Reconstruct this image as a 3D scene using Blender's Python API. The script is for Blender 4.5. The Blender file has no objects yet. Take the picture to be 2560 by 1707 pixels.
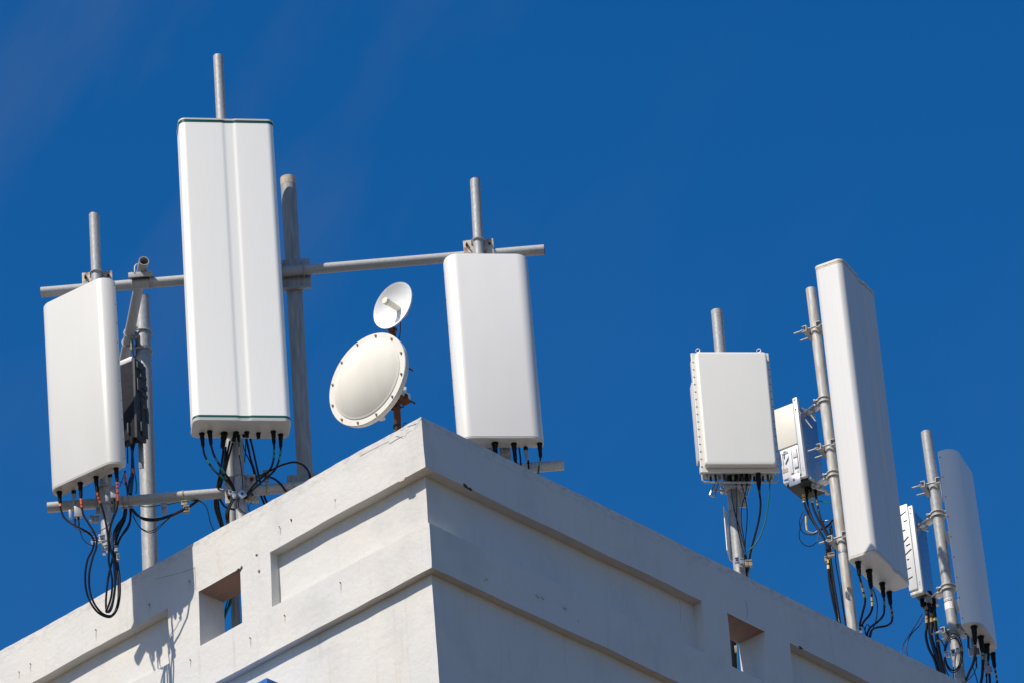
import bpy, bmesh, math, random
from math import radians, sin, cos, pi, sqrt
from mathutils import Vector, Matrix, noise
random.seed(7)
S = bpy.context.scene
COL = S.collection

# ---------------------------------------------------------------- camera
W0, H0 = 2560, 1707            # photograph's own pixel grid
F = 11954.0                    # focal length in those pixels (a 168 mm lens)
pitch, roll, azi = radians(32.323), radians(4.5116), radians(40.732)
Z = Vector((0, 0, 1))
HV = Vector((-sin(azi), cos(azi), 0))      # horizontal view direction
RT = Vector((cos(azi), sin(azi), 0))       # horizontal, to the right
FW = cos(pitch) * HV + sin(pitch) * Z
UP = -sin(pitch) * HV + cos(pitch) * Z
R2 = RT * cos(roll) - UP * sin(roll)
U2 = RT * sin(roll) + UP * cos(roll)
def ray(x, y):
    return (R2 * ((x - W0 / 2) / F) - U2 * ((y - H0 / 2) / F) + FW).normalized()
CAM = -25.0 * ray(1055, 1040)              # the origin is the top corner of the parapet
GROUND = -14.66
cam = bpy.data.cameras.new('camera'); camo = bpy.data.objects.new('camera', cam); COL.objects.link(camo)
camo.matrix_world = Matrix(((R2.x, U2.x, -FW.x, CAM.x), (R2.y, U2.y, -FW.y, CAM.y), (R2.z, U2.z, -FW.z, CAM.z), (0, 0, 0, 1)))
cam.sensor_width = 36; cam.lens = F / W0 * 36; cam.clip_start = .1; cam.clip_end = 20000
S.camera = camo

# ---------------------------------------------------------------- light
SUN = Vector((-.08, -1.0, 1.27)).normalized()
el = math.asin(SUN.z); rot = math.atan2(SUN.x, SUN.y)
wd = bpy.data.worlds.new('World'); S.world = wd; wd.use_nodes = True
nt = wd.node_tree; nt.nodes.clear()
def wn(t, **k):
    n = nt.nodes.new(t)
    for a, b in k.items(): setattr(n, a, b)
    return n
sky = wn('ShaderNodeTexSky', sky_type='NISHITA', sun_disc=False, sun_elevation=el, sun_rotation=rot, altitude=0, air_density=1.0, dust_density=.7, ozone_density=3.0)
hs = wn('ShaderNodeHueSaturation'); hs.inputs['Saturation'].default_value = 1.425; hs.inputs['Hue'].default_value = .506; hs.inputs['Value'].default_value = 1.52
tc = wn('ShaderNodeTexCoord'); mp = wn('ShaderNodeMapping'); mp.inputs['Scale'].default_value = (5, 18, 7); mp.inputs['Rotation'].default_value = (.3, .5, .9)
nz = wn('ShaderNodeTexNoise'); nz.inputs['Scale'].default_value = 1.6; nz.inputs['Detail'].default_value = 5; nz.inputs['Roughness'].default_value = .5
rp = wn('ShaderNodeValToRGB'); rp.color_ramp.elements[0].position = .50; rp.color_ramp.elements[1].position = .78
rp.color_ramp.elements[0].color = (0, 0, 0, 1); rp.color_ramp.elements[1].color = (.30, .30, .30, 1)
mx = wn('ShaderNodeMix', data_type='RGBA'); mx.inputs[7].default_value = (1.6, 2.1, 3.9, 1)
bg = wn('ShaderNodeBackground'); bg.inputs['Strength'].default_value = .065
wo = wn('ShaderNodeOutputWorld')
L_ = nt.links.new
L_(sky.outputs[0], hs.inputs['Color']); L_(hs.outputs[0], mx.inputs[6]); L_(tc.outputs['Generated'], mp.inputs[0]); L_(mp.outputs[0], nz.inputs['Vector'])
L_(nz.outputs[0], rp.inputs[0]); vd = wn('ShaderNodeVectorMath', operation='DOT_PRODUCT'); vd.inputs[1].default_value = ray(420, 120)      # wisps gather in one part of the sky
vr = wn('ShaderNodeMapRange'); vr.inputs[1].default_value = math.cos(radians(5.5)); vr.inputs[2].default_value = 1; vr.inputs[3].default_value = .12; vr.inputs[4].default_value = 1
vm = wn('ShaderNodeMath', operation='MULTIPLY')
L_(tc.outputs['Generated'], vd.inputs[0]); L_(vd.outputs['Value'], vr.inputs[0]); L_(vr.outputs[0], vm.inputs[0]); L_(rp.outputs[0], vm.inputs[1]); L_(vm.outputs[0], mx.inputs[0]); L_(mx.outputs[2], bg.inputs[0]); L_(bg.outputs[0], wo.inputs[0])
sd = bpy.data.lights.new('sun', 'SUN'); so = bpy.data.objects.new('sun', sd); COL.objects.link(so)
sd.energy = 4.5; sd.angle = radians(.53); sd.color = (1, .915, .79)
so.rotation_euler = SUN.to_track_quat('Z', 'Y').to_euler(); so.location = (0, -8, 10)
S.view_settings.view_transform = 'Standard'; S.view_settings.look = 'None'; S.view_settings.gamma = 1
S.view_settings.exposure = .27
S.cycles.max_bounces = 8; S.cycles.diffuse_bounces = 5

# ---------------------------------------------------------------- helpers
CR = dict(A=(80, 1140, 3.7333), B=(440, 1020, 4.9), F=(1720, 1160, 5.2269), G=(1980, 1160, 3.5636), H=(2220, 1380, 4.7939),
          I=(1920, 960, 5.2267), J=(2220, 1060, 4.3556), K=(1960, 620, 4.1263), L=(260, 850, 4.48), M=(80, 500, 3.92),
          N=(800, 690, 3.92), O=(1100, 1000, 6.533), P=(1100, 430, 4.48), R=(1700, 760, 3.267), V=(540, 1020, 7.127),
          Y=(480, 1400, 7.127), D=(0, 0, 1 / 1.08843), S=(0, 0, 1))
def px(c, x, y):
    o = CR[c]; return o[0] + x / o[2], o[1] + y / o[2]
def on(c, x, y, n, k):                     # where the line of sight meets the plane n.P = k
    d = ray(*px(c, x, y)); n = Vector(n)
    return CAM + d * ((k - n.dot(CAM)) / n.dot(d))
def at(c, x, y, k): return on(c, x, y, HV, k)
def uv(u, k, z=0): return RT * u + HV * k + Z * z
def ku(p): return p.dot(HV), p.dot(RT)

def tag(o, label=None, cat=None, group=None, kind=None):
    for a, b in (('label', label), ('category', cat), ('group', group), ('kind', kind)):
        if b: o[a] = b
    return o
LOC = {}
def thing(name, loc, label, cat, group=None):
    o = bpy.data.objects.new(name, None); COL.objects.link(o); o.location = loc; LOC[o.name] = Vector(loc)
    o.empty_display_size = .05
    return tag(o, label, cat, group)
class MB:
    def __init__(s): s.v = []; s.f = []; s.m = []
    def add(s, vs, fs, mi=0):
        n = len(s.v); s.v += [Vector(a) for a in vs]; s.f += [tuple(i + n for i in q) for q in fs]; s.m += [mi] * len(fs); return s
    def box(s, c, a, b, d, mi=0):          # centre and three half-vectors
        c = Vector(c); vs = [c + a * i + b * j + d * k for i in (-1, 1) for j in (-1, 1) for k in (-1, 1)]
        fs = [(0, 1, 3, 2), (4, 6, 7, 5), (0, 4, 5, 1), (2, 3, 7, 6), (0, 2, 6, 4), (1, 5, 7, 3)]
        if a.cross(b).dot(d) < 0: fs = [q[::-1] for q in fs]
        return s.add(vs, fs, mi)
    def rings(s, rs, mi=0, cap=True):
        n = len(rs[0]); vs = [p for r in rs for p in r]; fs = []
        for i in range(len(rs) - 1):
            for j in range(n):
                fs.append((i * n + j, i * n + (j + 1) % n, (i + 1) * n + (j + 1) % n, (i + 1) * n + j))
        if cap:
            fs.append(tuple(range(n))[::-1]); fs.append(tuple((len(rs) - 1) * n + j for j in range(n)))
        return s.add(vs, fs, mi)
    def lathe(s, p0, p1, prof, n=16, mi=0, cap=True):   # prof: (fraction, radius)
        p0 = Vector(p0); p1 = Vector(p1); d = (p1 - p0); ax = d.normalized(); a = ax.orthogonal().normalized(); b = ax.cross(a)
        return s.rings([[p0 + d * t + (a * cos(2 * pi * j / n) + b * sin(2 * pi * j / n)) * r for j in range(n)] for t, r in prof], mi, cap)
    def cyl(s, p0, p1, r, n=16, mi=0): return s.lathe(p0, p1, [(0, r), (1, r)], n, mi)
    def pipe(s, p0, p1, r, t=.004, n=28, nseg=1):       # open-ended hollow pipe
        p0 = Vector(p0); p1 = Vector(p1)
        pr = [(i / nseg, r) for i in range(nseg + 1)]
        dl = min(.3, .28 / max((p1 - p0).length, .01))
        pr2 = pr + [(1, r - t), (1 - dl, r - t)]
        s.lathe(p0, p1, pr2, n, 0, False)
        s.lathe(p1, p0, [(1, r), (1, r - t), (1 - dl, r - t)], n, 0, False)
        ax = (p1 - p0).normalized(); a = ax.orthogonal().normalized(); b = ax.cross(a)
        for q in (p0 + (p1 - p0) * dl, p1 - (p1 - p0) * dl):
            s.add([q + (a * cos(2 * pi * j / n) + b * sin(2 * pi * j / n)) * (r - t) for j in range(n)], [tuple(range(n))])
        return s
    def tube(s, pts, r, n=10, mi=0, closed=False):
        pts = [Vector(p) for p in pts]; m = len(pts); rs = []
        t0 = (pts[1] - pts[0]).normalized(); a = t0.orthogonal().normalized()
        for i, p in enumerate(pts):
            t = (pts[min(i + 1, m - 1)] - pts[max(i - 1, 0)])
            if closed: t = pts[(i + 1) % m] - pts[(i - 1) % m]
            t.normalize(); a = (a - t * a.dot(t)).normalized(); b = t.cross(a)
            rs.append([p + (a * cos(2 * pi * j / n) + b * sin(2 * pi * j / n)) * r for j in range(n)])
        if closed: rs.append(rs[0])
        return s.rings(rs, mi, not closed)
    def ring(s, c, ax, R, r, a0=0, a1=2 * pi, ref=None, n=28, mn=8):
        ax = Vector(ax).normalized(); a = (Vector(ref) - ax * ax.dot(Vector(ref))).normalized() if ref else ax.orthogonal().normalized(); b = ax.cross(a)
        full = abs(a1 - a0 - 2 * pi) < 1e-3
        pts = [c + (a * cos(a0 + (a1 - a0) * i / n) + b * sin(a0 + (a1 - a0) * i / n)) * R for i in range(n if full else n + 1)]
        return s.tube(pts, r, mn, closed=full)
    def build(s, name, mat, parent=None, smooth=True, bevel=0, ang=35):
        me = bpy.data.meshes.new(name); o = bpy.data.objects.new(name, me)
        L = Vector((0, 0, 0)); p = parent
        if parent is not None: L = LOC[parent.name]
        else: L = sum(s.v, Vector()) / len(s.v)
        me.from_pydata([v - L for v in s.v], [], s.f)
        mats = mat if isinstance(mat, (list, tuple)) else [mat]
        for m in mats: me.materials.append(m)
        for q, i in zip(me.polygons, s.m): q.material_index = i
        bm = bmesh.new(); bm.from_mesh(me)
        bmesh.ops.recalc_face_normals(bm, faces=bm.faces)
        if bevel:
            es = [e for e in bm.edges if len(e.link_faces) == 2 and e.calc_face_angle(0) > radians(40)]
            bmesh.ops.bevel(bm, geom=es, offset=bevel, segments=2, profile=.6, affect='EDGES', clamp_overlap=True)
        bm.to_mesh(me); bm.free()
        if smooth:
            for q in me.polygons: q.use_smooth = True
            me.set_sharp_from_angle(angle=radians(ang))
        COL.objects.link(o); LOC[o.name] = L
        if parent is not None: o.parent = parent
        else: o.location = L
        return o

def smoothpath(P, step=.006):
    out = []; n = len(P)
    for i in range(n - 1):
        p0 = P[max(i - 1, 0)]; p1 = P[i]; p2 = P[i + 1]; p3 = P[min(i + 2, n - 1)]
        m = max(3, int((p2 - p1).length / step))
        for j in range(m):
            t = j / m
            out.append(.5 * ((2 * p1) + (p2 - p0) * t + (2 * p0 - 5 * p1 + 4 * p2 - p3) * t * t + (3 * p1 - p0 - 3 * p2 + p3) * t ** 3))
    out.append(P[-1]); return out

# ---------------------------------------------------------------- materials
def mat(name, col, rough=.5, metal=0, spec=.5, var=0, vscale=20, col2=None, bump=0, bscale=60, stretch=None, coat=0, detail=4, lo=.35, hi=.65):
    m = bpy.data.materials.new(name); m.use_nodes = True; t = m.node_tree; b = t.nodes['Principled BSDF']
    b.inputs['Base Color'].default_value = (*col, 1); b.inputs['Roughness'].default_value = rough; b.inputs['Metallic'].default_value = metal
    b.inputs['Specular IOR Level'].default_value = spec; b.inputs['Coat Weight'].default_value = coat
    g = t.nodes.new('ShaderNodeNewGeometry'); mpp = t.nodes.new('ShaderNodeMapping'); t.links.new(g.outputs['Position'], mpp.inputs[0])
    if stretch: mpp.inputs['Scale'].default_value = stretch
    if var or col2:
        n = t.nodes.new('ShaderNodeTexNoise'); n.inputs['Scale'].default_value = vscale; n.inputs['Detail'].default_value = detail; t.links.new(mpp.outputs[0], n.inputs['Vector'])
        r = t.nodes.new('ShaderNodeValToRGB'); r.color_ramp.elements[0].position = lo; r.color_ramp.elements[1].position = hi
        c2 = col2 or tuple(c * (1 - var) for c in col)
        r.color_ramp.elements[0].color = (*c2, 1); r.color_ramp.elements[1].color = (*col, 1)
        t.links.new(n.outputs[0], r.inputs[0]); t.links.new(r.outputs[0], b.inputs['Base Color'])
        if rough > .2:
            mr = t.nodes.new('ShaderNodeMapRange'); mr.inputs[3].default_value = rough + .08; mr.inputs[4].default_value = rough - .08
            t.links.new(n.outputs[0], mr.inputs[0]); t.links.new(mr.outputs[0], b.inputs['Roughness'])
    if bump:
        n2 = t.nodes.new('ShaderNodeTexNoise'); n2.inputs['Scale'].default_value = bscale; n2.inputs['Detail'].default_value = 5; t.links.new(mpp.outputs[0], n2.inputs['Vector'])
        bp = t.nodes.new('ShaderNodeBump'); bp.inputs['Strength'].default_value = bump; bp.inputs['Distance'].default_value = .004
        t.links.new(n2.outputs[0], bp.inputs['Height']); t.links.new(bp.outputs[0], b.inputs['Normal'])
    return m
M = {}
M['galv'] = mat('galvanised_steel', (.41, .415, .415), .52, .15, .5, .26, 120, bump=.15, bscale=90, stretch=(1, 1, .35))
M['galvh'] = mat('galvanised_cross_pipe', (.42, .42, .415), .6, .08, .5, .24, 150, bump=.15, bscale=90)
M['galvd'] = mat('weathered_and_shade_dark_steel', (.34, .345, .34), .55, .12, .5, .5, 60, col2=(.25, .25, .245), stretch=(1, 1, .12), bump=.2)  # worn dark steel; the threaded rods also borrow it as painted shade
M['galvold'] = mat('stained_steel', (.52, .52, .50), .55, .12, .5, .3, 60, col2=(.38, .345, .30), stretch=(1, 1, .15), bump=.1)
M['rust'] = mat('rusty_steel', (.20, .075, .03), .8, .1, .3, .5, 30, col2=(.035, .02, .015), stretch=(1, 1, .3), bump=.5)
M['rustpole'] = mat('rust_streaked_pole', (.30, .29, .27), .7, .1, .3, .5, 30, col2=(.16, .06, .025), stretch=(1, 1, .2), bump=.5, lo=.46, hi=.54)
M['rustplate'] = mat('rust_edged_plate', (.46, .44, .39), .7, .1, .3, .5, 28, col2=(.22, .12, .07), bump=.3, lo=.33, hi=.52)
M['dirtyband'] = mat('sandy_pipe_band', (.55, .47, .38), .8, 0, .3, .3, 60, bump=.3)
M['alu'] = mat('stainless_bracket', (.52, .52, .52), .3, .75, .5, .25, 60)
M['beige'] = mat('beige_clip', (.42, .33, .22), .5, .1, .5, .4, 80)
M['black'] = mat('black_cable_sheath', (.006, .006, .007), .22, 0, .4, .3, 40)
M['boot'] = mat('black_rubber_boot', (.006, .006, .007), .6, 0, .2, .3, 60, bump=.3, bscale=200)
M['green'] = mat('green_earth_cable', (.0, .13, .07), .4)
M['teal'] = mat('teal_marking_tape', (.008, .07, .06), .5)
M['tealb'] = mat('bright_teal_tape', (.012, .24, .20), .5)
M['orange'] = mat('orange_tape', (.75, .13, .035), .5, var=.2)
M['yellow'] = mat('yellow_tape', (.72, .56, .16), .5, var=.25)
M['gold'] = mat('dull_gold_tape', (.36, .24, .07), .5, var=.3)
M['wtape'] = mat('white_tape', (.55, .52, .45), .6, var=.2)
M['grey'] = mat('grey_filter_housing', (.30, .31, .32), .45, .2, .5, .1, 50)
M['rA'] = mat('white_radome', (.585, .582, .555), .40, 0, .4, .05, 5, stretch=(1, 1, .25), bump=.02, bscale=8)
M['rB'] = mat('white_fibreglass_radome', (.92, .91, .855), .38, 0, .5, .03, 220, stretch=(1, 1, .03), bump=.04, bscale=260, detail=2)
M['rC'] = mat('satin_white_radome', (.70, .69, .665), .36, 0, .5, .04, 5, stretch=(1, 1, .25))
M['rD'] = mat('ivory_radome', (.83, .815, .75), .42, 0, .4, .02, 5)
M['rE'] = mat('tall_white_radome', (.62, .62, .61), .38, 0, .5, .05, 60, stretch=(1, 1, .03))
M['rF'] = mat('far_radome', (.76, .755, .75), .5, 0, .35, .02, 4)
M['cap'] = mat('antenna_end_cap', (.56, .54, .50), .5, 0, .4, .12, 14, bump=.1)
M['rim'] = mat('cream_dish_rim', (.74, .71, .64), .4, 0, .5, .05, 20)
M['radome'] = mat('cream_dish_radome', (.70, .675, .60), .75, 0, .15, .05, 12, stretch=(1, 1, .2))
M['dish'] = mat('white_dish', (.80, .80, .80), .35, 0, .5, .02, 10)
M['feed'] = mat('cream_feed', (.74, .72, .60), .45, 0, .4, .05, 20)
M['seal'] = mat('dark_green_seal', (.006, .085, .065), .35)
M['tan'] = mat('tan_seal', (.50, .33, .15), .5, 0, .4, .5, 60, col2=(.55, .50, .42))
M['rru'] = mat('white_radio_unit', (.66, .66, .66), .4, .05, .5, .05, 40)
M['cream'] = mat('cream_cover', (.70, .665, .57), .45, 0, .5, .03, 30)
M['rrud'] = mat('dark_grey_radio_with_shade', (.026, .028, .036), .85, 0, .12, .2, 40)  # dark grey, deepened so the colour carries the leftmost antenna's shade
M['rrub'] = mat('light_grey_radio_side', (.30, .31, .33), .45, .2, .5, .15, 40)
M['rrub2'] = mat('radio_heat_sink', (.40, .43, .48), .30, .85, .5, .15, 40)
M['dark'] = mat('dark_fitting', (.03, .03, .032), .6)
M['blue'] = mat('blue_sign_panel', (.0, .12, .40), .35, 0, .5)
M['white'] = mat('white_sticker', (.78, .76, .76), .5)
M['ink'] = mat('black_ink', (.01, .01, .01), .5)
M['rrus'] = mat('radio_side_with_shade', (.075, .08, .09), .7, .0, .25, .2, 40)  # side grey darkened to imitate shade behind the leftmost antenna
M['chip'] = mat('dark_chipped_plaster', (.13, .115, .095), .9, 0, .1, .5, 90, bump=.5)
M['chipl'] = mat('pale_scratch', (.62, .63, .65), .8, 0, .2, .3, 90)
M['stain'] = mat('rust_stain', (.62, .56, .47), .9, 0, .2, .2, 60)
M['crack'] = mat('crack_line', (.26, .255, .25), .9, 0, .1)
M['roof'] = mat('roof_membrane', (.40, .40, .39), .9, 0, .2, .2, 3)
def ground_mat():
    return mat('sunlit_concrete_ground', (.100, .074, .046), .9, 0, .2, .3, .2, bump=.3, bscale=3)
def plaster():
    m = mat('painted_plaster', (.5, .5, .5), .75, 0, .25); t = m.node_tree; b = t.nodes['Principled BSDF']; N = t.nodes.new; K = t.links.new
    g = N('ShaderNodeNewGeometry')
    def noi(sc, st=(1, 1, 1), det=5, rg=.5):
        mm = N('ShaderNodeMapping'); mm.inputs['Scale'].default_value = st; K(g.outputs['Position'], mm.inputs[0])
        n = N('ShaderNodeTexNoise'); n.inputs['Scale'].default_value = sc; n.inputs['Detail'].default_value = det; n.inputs['Roughness'].default_value = rg; K(mm.outputs[0], n.inputs['Vector']); return n.outputs[0]
    def ramp(x, a, b_, ca, cb):
        r = N('ShaderNodeValToRGB'); r.color_ramp.elements[0].position = a; r.color_ramp.elements[1].position = b_
        r.color_ramp.elements[0].color = (*ca, 1); r.color_ramp.elements[1].color = (*cb, 1); K(x, r.inputs[0]); return r.outputs[0]
    def mixc(f, a, bb, mode='MIX', fac=None):
        x = N('ShaderNodeMix'); x.data_type = 'RGBA'; x.blend_type = mode
        if f is None: x.inputs[0].default_value = fac
        else: K(f, x.inputs[0])
        K(a, x.inputs[6]); 
        if isinstance(bb, tuple): x.inputs[7].default_value = (*bb, 1)
        else: K(bb, x.inputs[7])
        return x.outputs[2]
    base = ramp(noi(1.6), .35, .65, (.603, .602, .588), (.636, .618, .580))
    base = mixc(ramp(noi(5, (1, 1, .5), 6, .6), .55, .75, (0, 0, 0), (.6, .6, .6)), base, (.640, .585, .515))       # warm weathering
    base = mixc(ramp(noi(2.2, (1, 1, .8), 6, .65), .52, .7, (0, 0, 0), (.6, .6, .6)), base, (.50, .50, .485))        # cool patches
    base = mixc(ramp(noi(30, (1, 1, .06), 3), .60, .78, (0, 0, 0), (.30, .30, .30)), base, (.42, .39, .34))            # drips
    base = mixc(ramp(noi(140, (1, 1, 1), 2), .73, .80, (0, 0, 0), (.5, .5, .5)), base, (.33, .32, .30))                # specks
    # hairline wandering along the top band
    sp = N('ShaderNodeSeparateXYZ'); K(g.outputs['Position'], sp.inputs[0])
    for off, amp, wdt, sc in ((.052, .05, .0011, 2.2),):
        mul = N('ShaderNodeMath'); mul.operation = 'MULTIPLY_ADD'; K(noi(sc, (1, 1, .2), 5, .6), mul.inputs[0]); mul.inputs[1].default_value = amp; mul.inputs[2].default_value = off - amp / 2
        ad = N('ShaderNodeMath'); ad.operation = 'ADD'; K(mul.outputs[0], ad.inputs[0]); K(sp.outputs[2], ad.inputs[1])
        ab = N('ShaderNodeMath'); ab.operation = 'ABSOLUTE'; K(ad.outputs[0], ab.inputs[0])
        mr = N('ShaderNodeMapRange'); mr.inputs[1].default_value = wdt * .4; mr.inputs[2].default_value = wdt * 1.6; mr.inputs[3].default_value = .35; mr.inputs[4].default_value = 0; K(ab.outputs[0], mr.inputs[0])
        gate = N('ShaderNodeMath'); gate.operation = 'MULTIPLY'; K(mr.outputs[0], gate.inputs[0]); K(ramp(noi(3.1), .42, .55, (0, 0, 0), (1, 1, 1)), gate.inputs[1])
        base = mixc(gate.outputs[0], base, (.22, .21, .20))
    # grime and worn paint in a ragged strip along the top edge
    zt = N('ShaderNodeMapRange'); zt.inputs[1].default_value = -.085; zt.inputs[2].default_value = -.02; K(sp.outputs[2], zt.inputs[0])
    gm = N('ShaderNodeMath'); gm.operation = 'MULTIPLY'; K(zt.outputs[0], gm.inputs[0]); K(ramp(noi(17, (1, 1, 2.2), 7, .7), .47, .62, (0, 0, 0), (.55, .55, .55)), gm.inputs[1])
    base = mixc(gm.outputs[0], base, (.38, .37, .35))
    base = mixc(ramp(noi(60, (1, 1, 1), 4, .6), .62, .72, (0, 0, 0), (.28, .28, .28)), base, (.44, .43, .41))
    K(base, b.inputs['Base Color'])
    bp = N('ShaderNodeBump'); bp.inputs['Strength'].default_value = .65; bp.inputs['Distance'].default_value = .006
    a1 = N('ShaderNodeMath'); a1.operation = 'MULTIPLY_ADD'; K(noi(26, det=6, rg=.55), a1.inputs[0]); a1.inputs[1].default_value = .7; K(noi(5), a1.inputs[2])
    K(a1.outputs[0], bp.inputs['Height']); K(bp.outputs[0], b.inputs['Normal'])
    return m
M['plaster'] = plaster()
M['brick'] = mat('bare_clay_soffit', (.34, .20, .155), .9, 0, .2, .4, 9, col2=(.27, .19, .155), bump=.8, bscale=18, stretch=(1, 2.5, 1), lo=.4, hi=.6)

# ---------------------------------------------------------------- ground
g = MB(); n = 48
g.add([(0, 0, GROUND)] + [(3500 * cos(2 * pi * i / n), 3500 * sin(2 * pi * i / n), GROUND) for i in range(n)], [(0, i + 1, (i + 1) % n + 1) for i in range(n)])
o = g.build('ground', ground_mat(), smooth=False); tag(o, kind='structure')

# ---------------------------------------------------------------- building
bld = thing('building', (0, 0, GROUND), 'off-white plastered building corner with recessed panels and small square openings in its parapet', 'building')
T = .19
def subdiv(xs, fine0, fine1, st):
    out = []
    for a, b in zip(xs[:-1], xs[1:]):
        s = st if (a >= fine0 - 1e-6 and b <= fine1 + 1e-6) else 2.0
        m = max(1, math.ceil((b - a) / s - 1e-6)); out += [a + (b - a) * i / m for i in range(m)]
    return out + [xs[-1]]
REC, LOW = .062, .048
XS = subdiv([-12, -12 + T, -4.0, -1.945, -1.703, -1.382, -1.155, -T, -REC, -LOW, 0], -4, 0, .045)
YS = subdiv([0, LOW, REC, T, 2.187, 2.397, 2.715, 2.930, 6.0, 13 - T, 13], 0, 6, .045)
ZS = subdiv([GROUND, -1.7, -.910, -.643, -.308, 0], -1.7, 0, .045)
def solid(x, y, z):
    if x > 0 or x < -12 or y < 0 or y > 13: return False
    if not (x > -T or x < -12 + T or y < T or y > 13 - T): return False
    mid = -.643 < z < -.308
    if z < -.910 and (y < LOW or x > -LOW): return False
    if mid:
        if y < REC and (x > -1.155 or x < -1.945): return False
        if x > -REC and (y < 2.187 or y > 2.930): return False
        if -1.703 < x < -1.382 and y < T: return False
        if 2.397 < y < 2.715 and x > -T: return False
    return True
nx, ny, nz_ = len(XS) - 1, len(YS) - 1, len(ZS) - 1
cx = [(a + b) / 2 for a, b in zip(XS, XS[1:])]; cy = [(a + b) / 2 for a, b in zip(YS, YS[1:])]; cz = [(a + b) / 2 for a, b in zip(ZS, ZS[1:])]
sol = set()
for i in range(nx):
    for j in range(ny):
        if not (cx[i] > -T or cx[i] < -12 + T or cy[j] < T or cy[j] > 13 - T): continue
        for k in range(nz_):
            if solid(cx[i], cy[j], cz[k]): sol.add((i, j, k))
vid = {}; vs = []; fs = []; mi = []
def vtx(i, j, k):
    q = (i, j, k)
    if q not in vid:
        p = Vector((XS[i], YS[j], ZS[k])); d = Vector((0, 0, 0))
        if p.x > -4.2 and p.y < 6.2 and p.z > -1.75:
            d = Vector(noise.noise_vector(p * 2.3)) * .0055 + Vector(noise.noise_vector(p * 8 + Vector((9, 1, 4)))) * .0022
            if p.z == 0: d += Vector((0, 0, noise.noise(p * 14) * .0035))
        vid[q] = len(vs); vs.append(p + d)
    return vid[q]
for (i, j, k) in sol:
    for (di, dj, dk), qs in (((1, 0, 0), ((1, 0, 0), (1, 1, 0), (1, 1, 1), (1, 0, 1))), ((-1, 0, 0), ((0, 0, 0), (0, 0, 1), (0, 1, 1), (0, 1, 0))),
                             ((0, 1, 0), ((0, 1, 0), (0, 1, 1), (1, 1, 1), (1, 1, 0))), ((0, -1, 0), ((0, 0, 0), (1, 0, 0), (1, 0, 1), (0, 0, 1))),
                             ((0, 0, 1), ((0, 0, 1), (1, 0, 1), (1, 1, 1), (0, 1, 1))), ((0, 0, -1), ((0, 0, 0), (0, 1, 0), (1, 1, 0), (1, 0, 0)))):
        if (i + di, j + dj, k + dk) in sol: continue
        fs.append(tuple(vtx(i + a, j + b, k + c) for a, b, c in qs))
        br = dk == -1 and abs(ZS[k] + .308) < .01 and ((-1.703 < cx[i] < -1.382 and cy[j] < T - .0) or (2.397 < cy[j] < 2.715 and cx[i] > -T))
        mi.append(1 if br else 0)
w = MB(); w.v = vs; w.f = fs; w.m = mi
w.build('parapet_wall', [M['plaster'], M['brick']], bld, ang=28)
r = MB(); r.box((-6, 6.5, -1.5), Vector((6 - T + .002, 0, 0)), Vector((0, 6.5 - T + .002, 0)), Vector((0, 0, .1)))
r.build('roof', M['roof'], bld, smooth=False)

def onwall(x, y, off=.0):                  # a point of the photo on the left (y=0) or right (x=0) wall
    p = on('S', x, y, (0, 1, 0), -off)
    if p.x > 0: p = on('S', x, y, (1, 0, 0), off)
    return p
# rusty nails with a faint stain under each
for (x, y) in ((76.5, 1659), (48, 1679.5), (240, 1574), (373.5, 1510), (474, 1452), (625.5, 1594), (476, 1649), (838.4, 1249.6), (698.8, 1316.5), (851, 1455.9), (711.5, 1537.8)):
    p = onwall(x, y); m = MB()
    m.tube([p + Vector((-.003, .006, .003)), p + Vector((-.003, -.0035, .003)), p + Vector((-.001, -.0042, .003)), p + Vector((.004, -.0042, .001)), p + Vector((.0055, -.0042, -.008))], .0017, 6)
    o = m.build('rusty_nail', M['rust'], bld)
    s = MB(); L = random.uniform(.03, .07); pts = []
    ww = .0022
    s.add([p + Vector((a * ww * (1 - .7 * t) + .001, -.0045, -.008 - L * t)) for t in (0, .33, .66, 1) for a in (-1, 1)], [(0, 1, 3, 2), (2, 3, 5, 4), (4, 5, 7, 6)])
    s.build('rust_stain', M['stain'], o, smooth=False)
def blob(name, m_, x, y, rx, rz, off=.006, seed=0, tilt=0, par=bld):
    p = onwall(x, y, off); left = p.x < -.001 and abs(p.y) < .05
    A = Vector((1, 0, 0)) if left else Vector((0, 1, 0)); nrm = Vector((0, -1, 0)) if left else Vector((1, 0, 0))
    rnd = random.Random(seed); n = 22; vs = []
    for lay in (0, 1):
        for i in range(n):
            t = 2 * pi * i / n; rr = 1 + (rnd.random() - .5) * .9 if lay == 0 else 1; 
            if lay == 0: vs.append((t, rr))
    out = [p + A * (cos(t) * rx * q * cos(tilt) - sin(t) * rz * q * sin(tilt)) + Z * (cos(t) * rx * q * sin(tilt) + sin(t) * rz * q * cos(tilt)) for t, q in vs]
    m = MB(); m.rings([[q - nrm * (off + .004) for q in out], out]); return m.build(name, m_, par, smooth=False)
blob('plaster_chip', M['chip'], 602, 1419, .006, .013, .005, 1, -.6)
blob('plaster_chip', M['chip'], 593, 1424, .010, .006, .005, 8, .4)
blob('plaster_chip', M['chip'], 1166, 1213, .018, .005, .007, 2, -.45)
blob('plaster_chip', M['chip'], 1178, 1221, .011, .004, .007, 12, -.4)
blob('plaster_chip', M['stain'], 1006, 1197, .022, .008, .005, 3, .1)
blob('plaster_chip', M['chip'], 2003, 1617, .018, .004, .007, 4, -.1)
blob('plaster_chip', M['crack'], 646, 1426, .006, .006, .005, 5)
blob('plaster_chip', M['crack'], 640, 1385, .006, .004, .005, 6)
blob('plaster_chip', M['crack'], 726, 1297, .004, .005, .005, 16)
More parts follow.
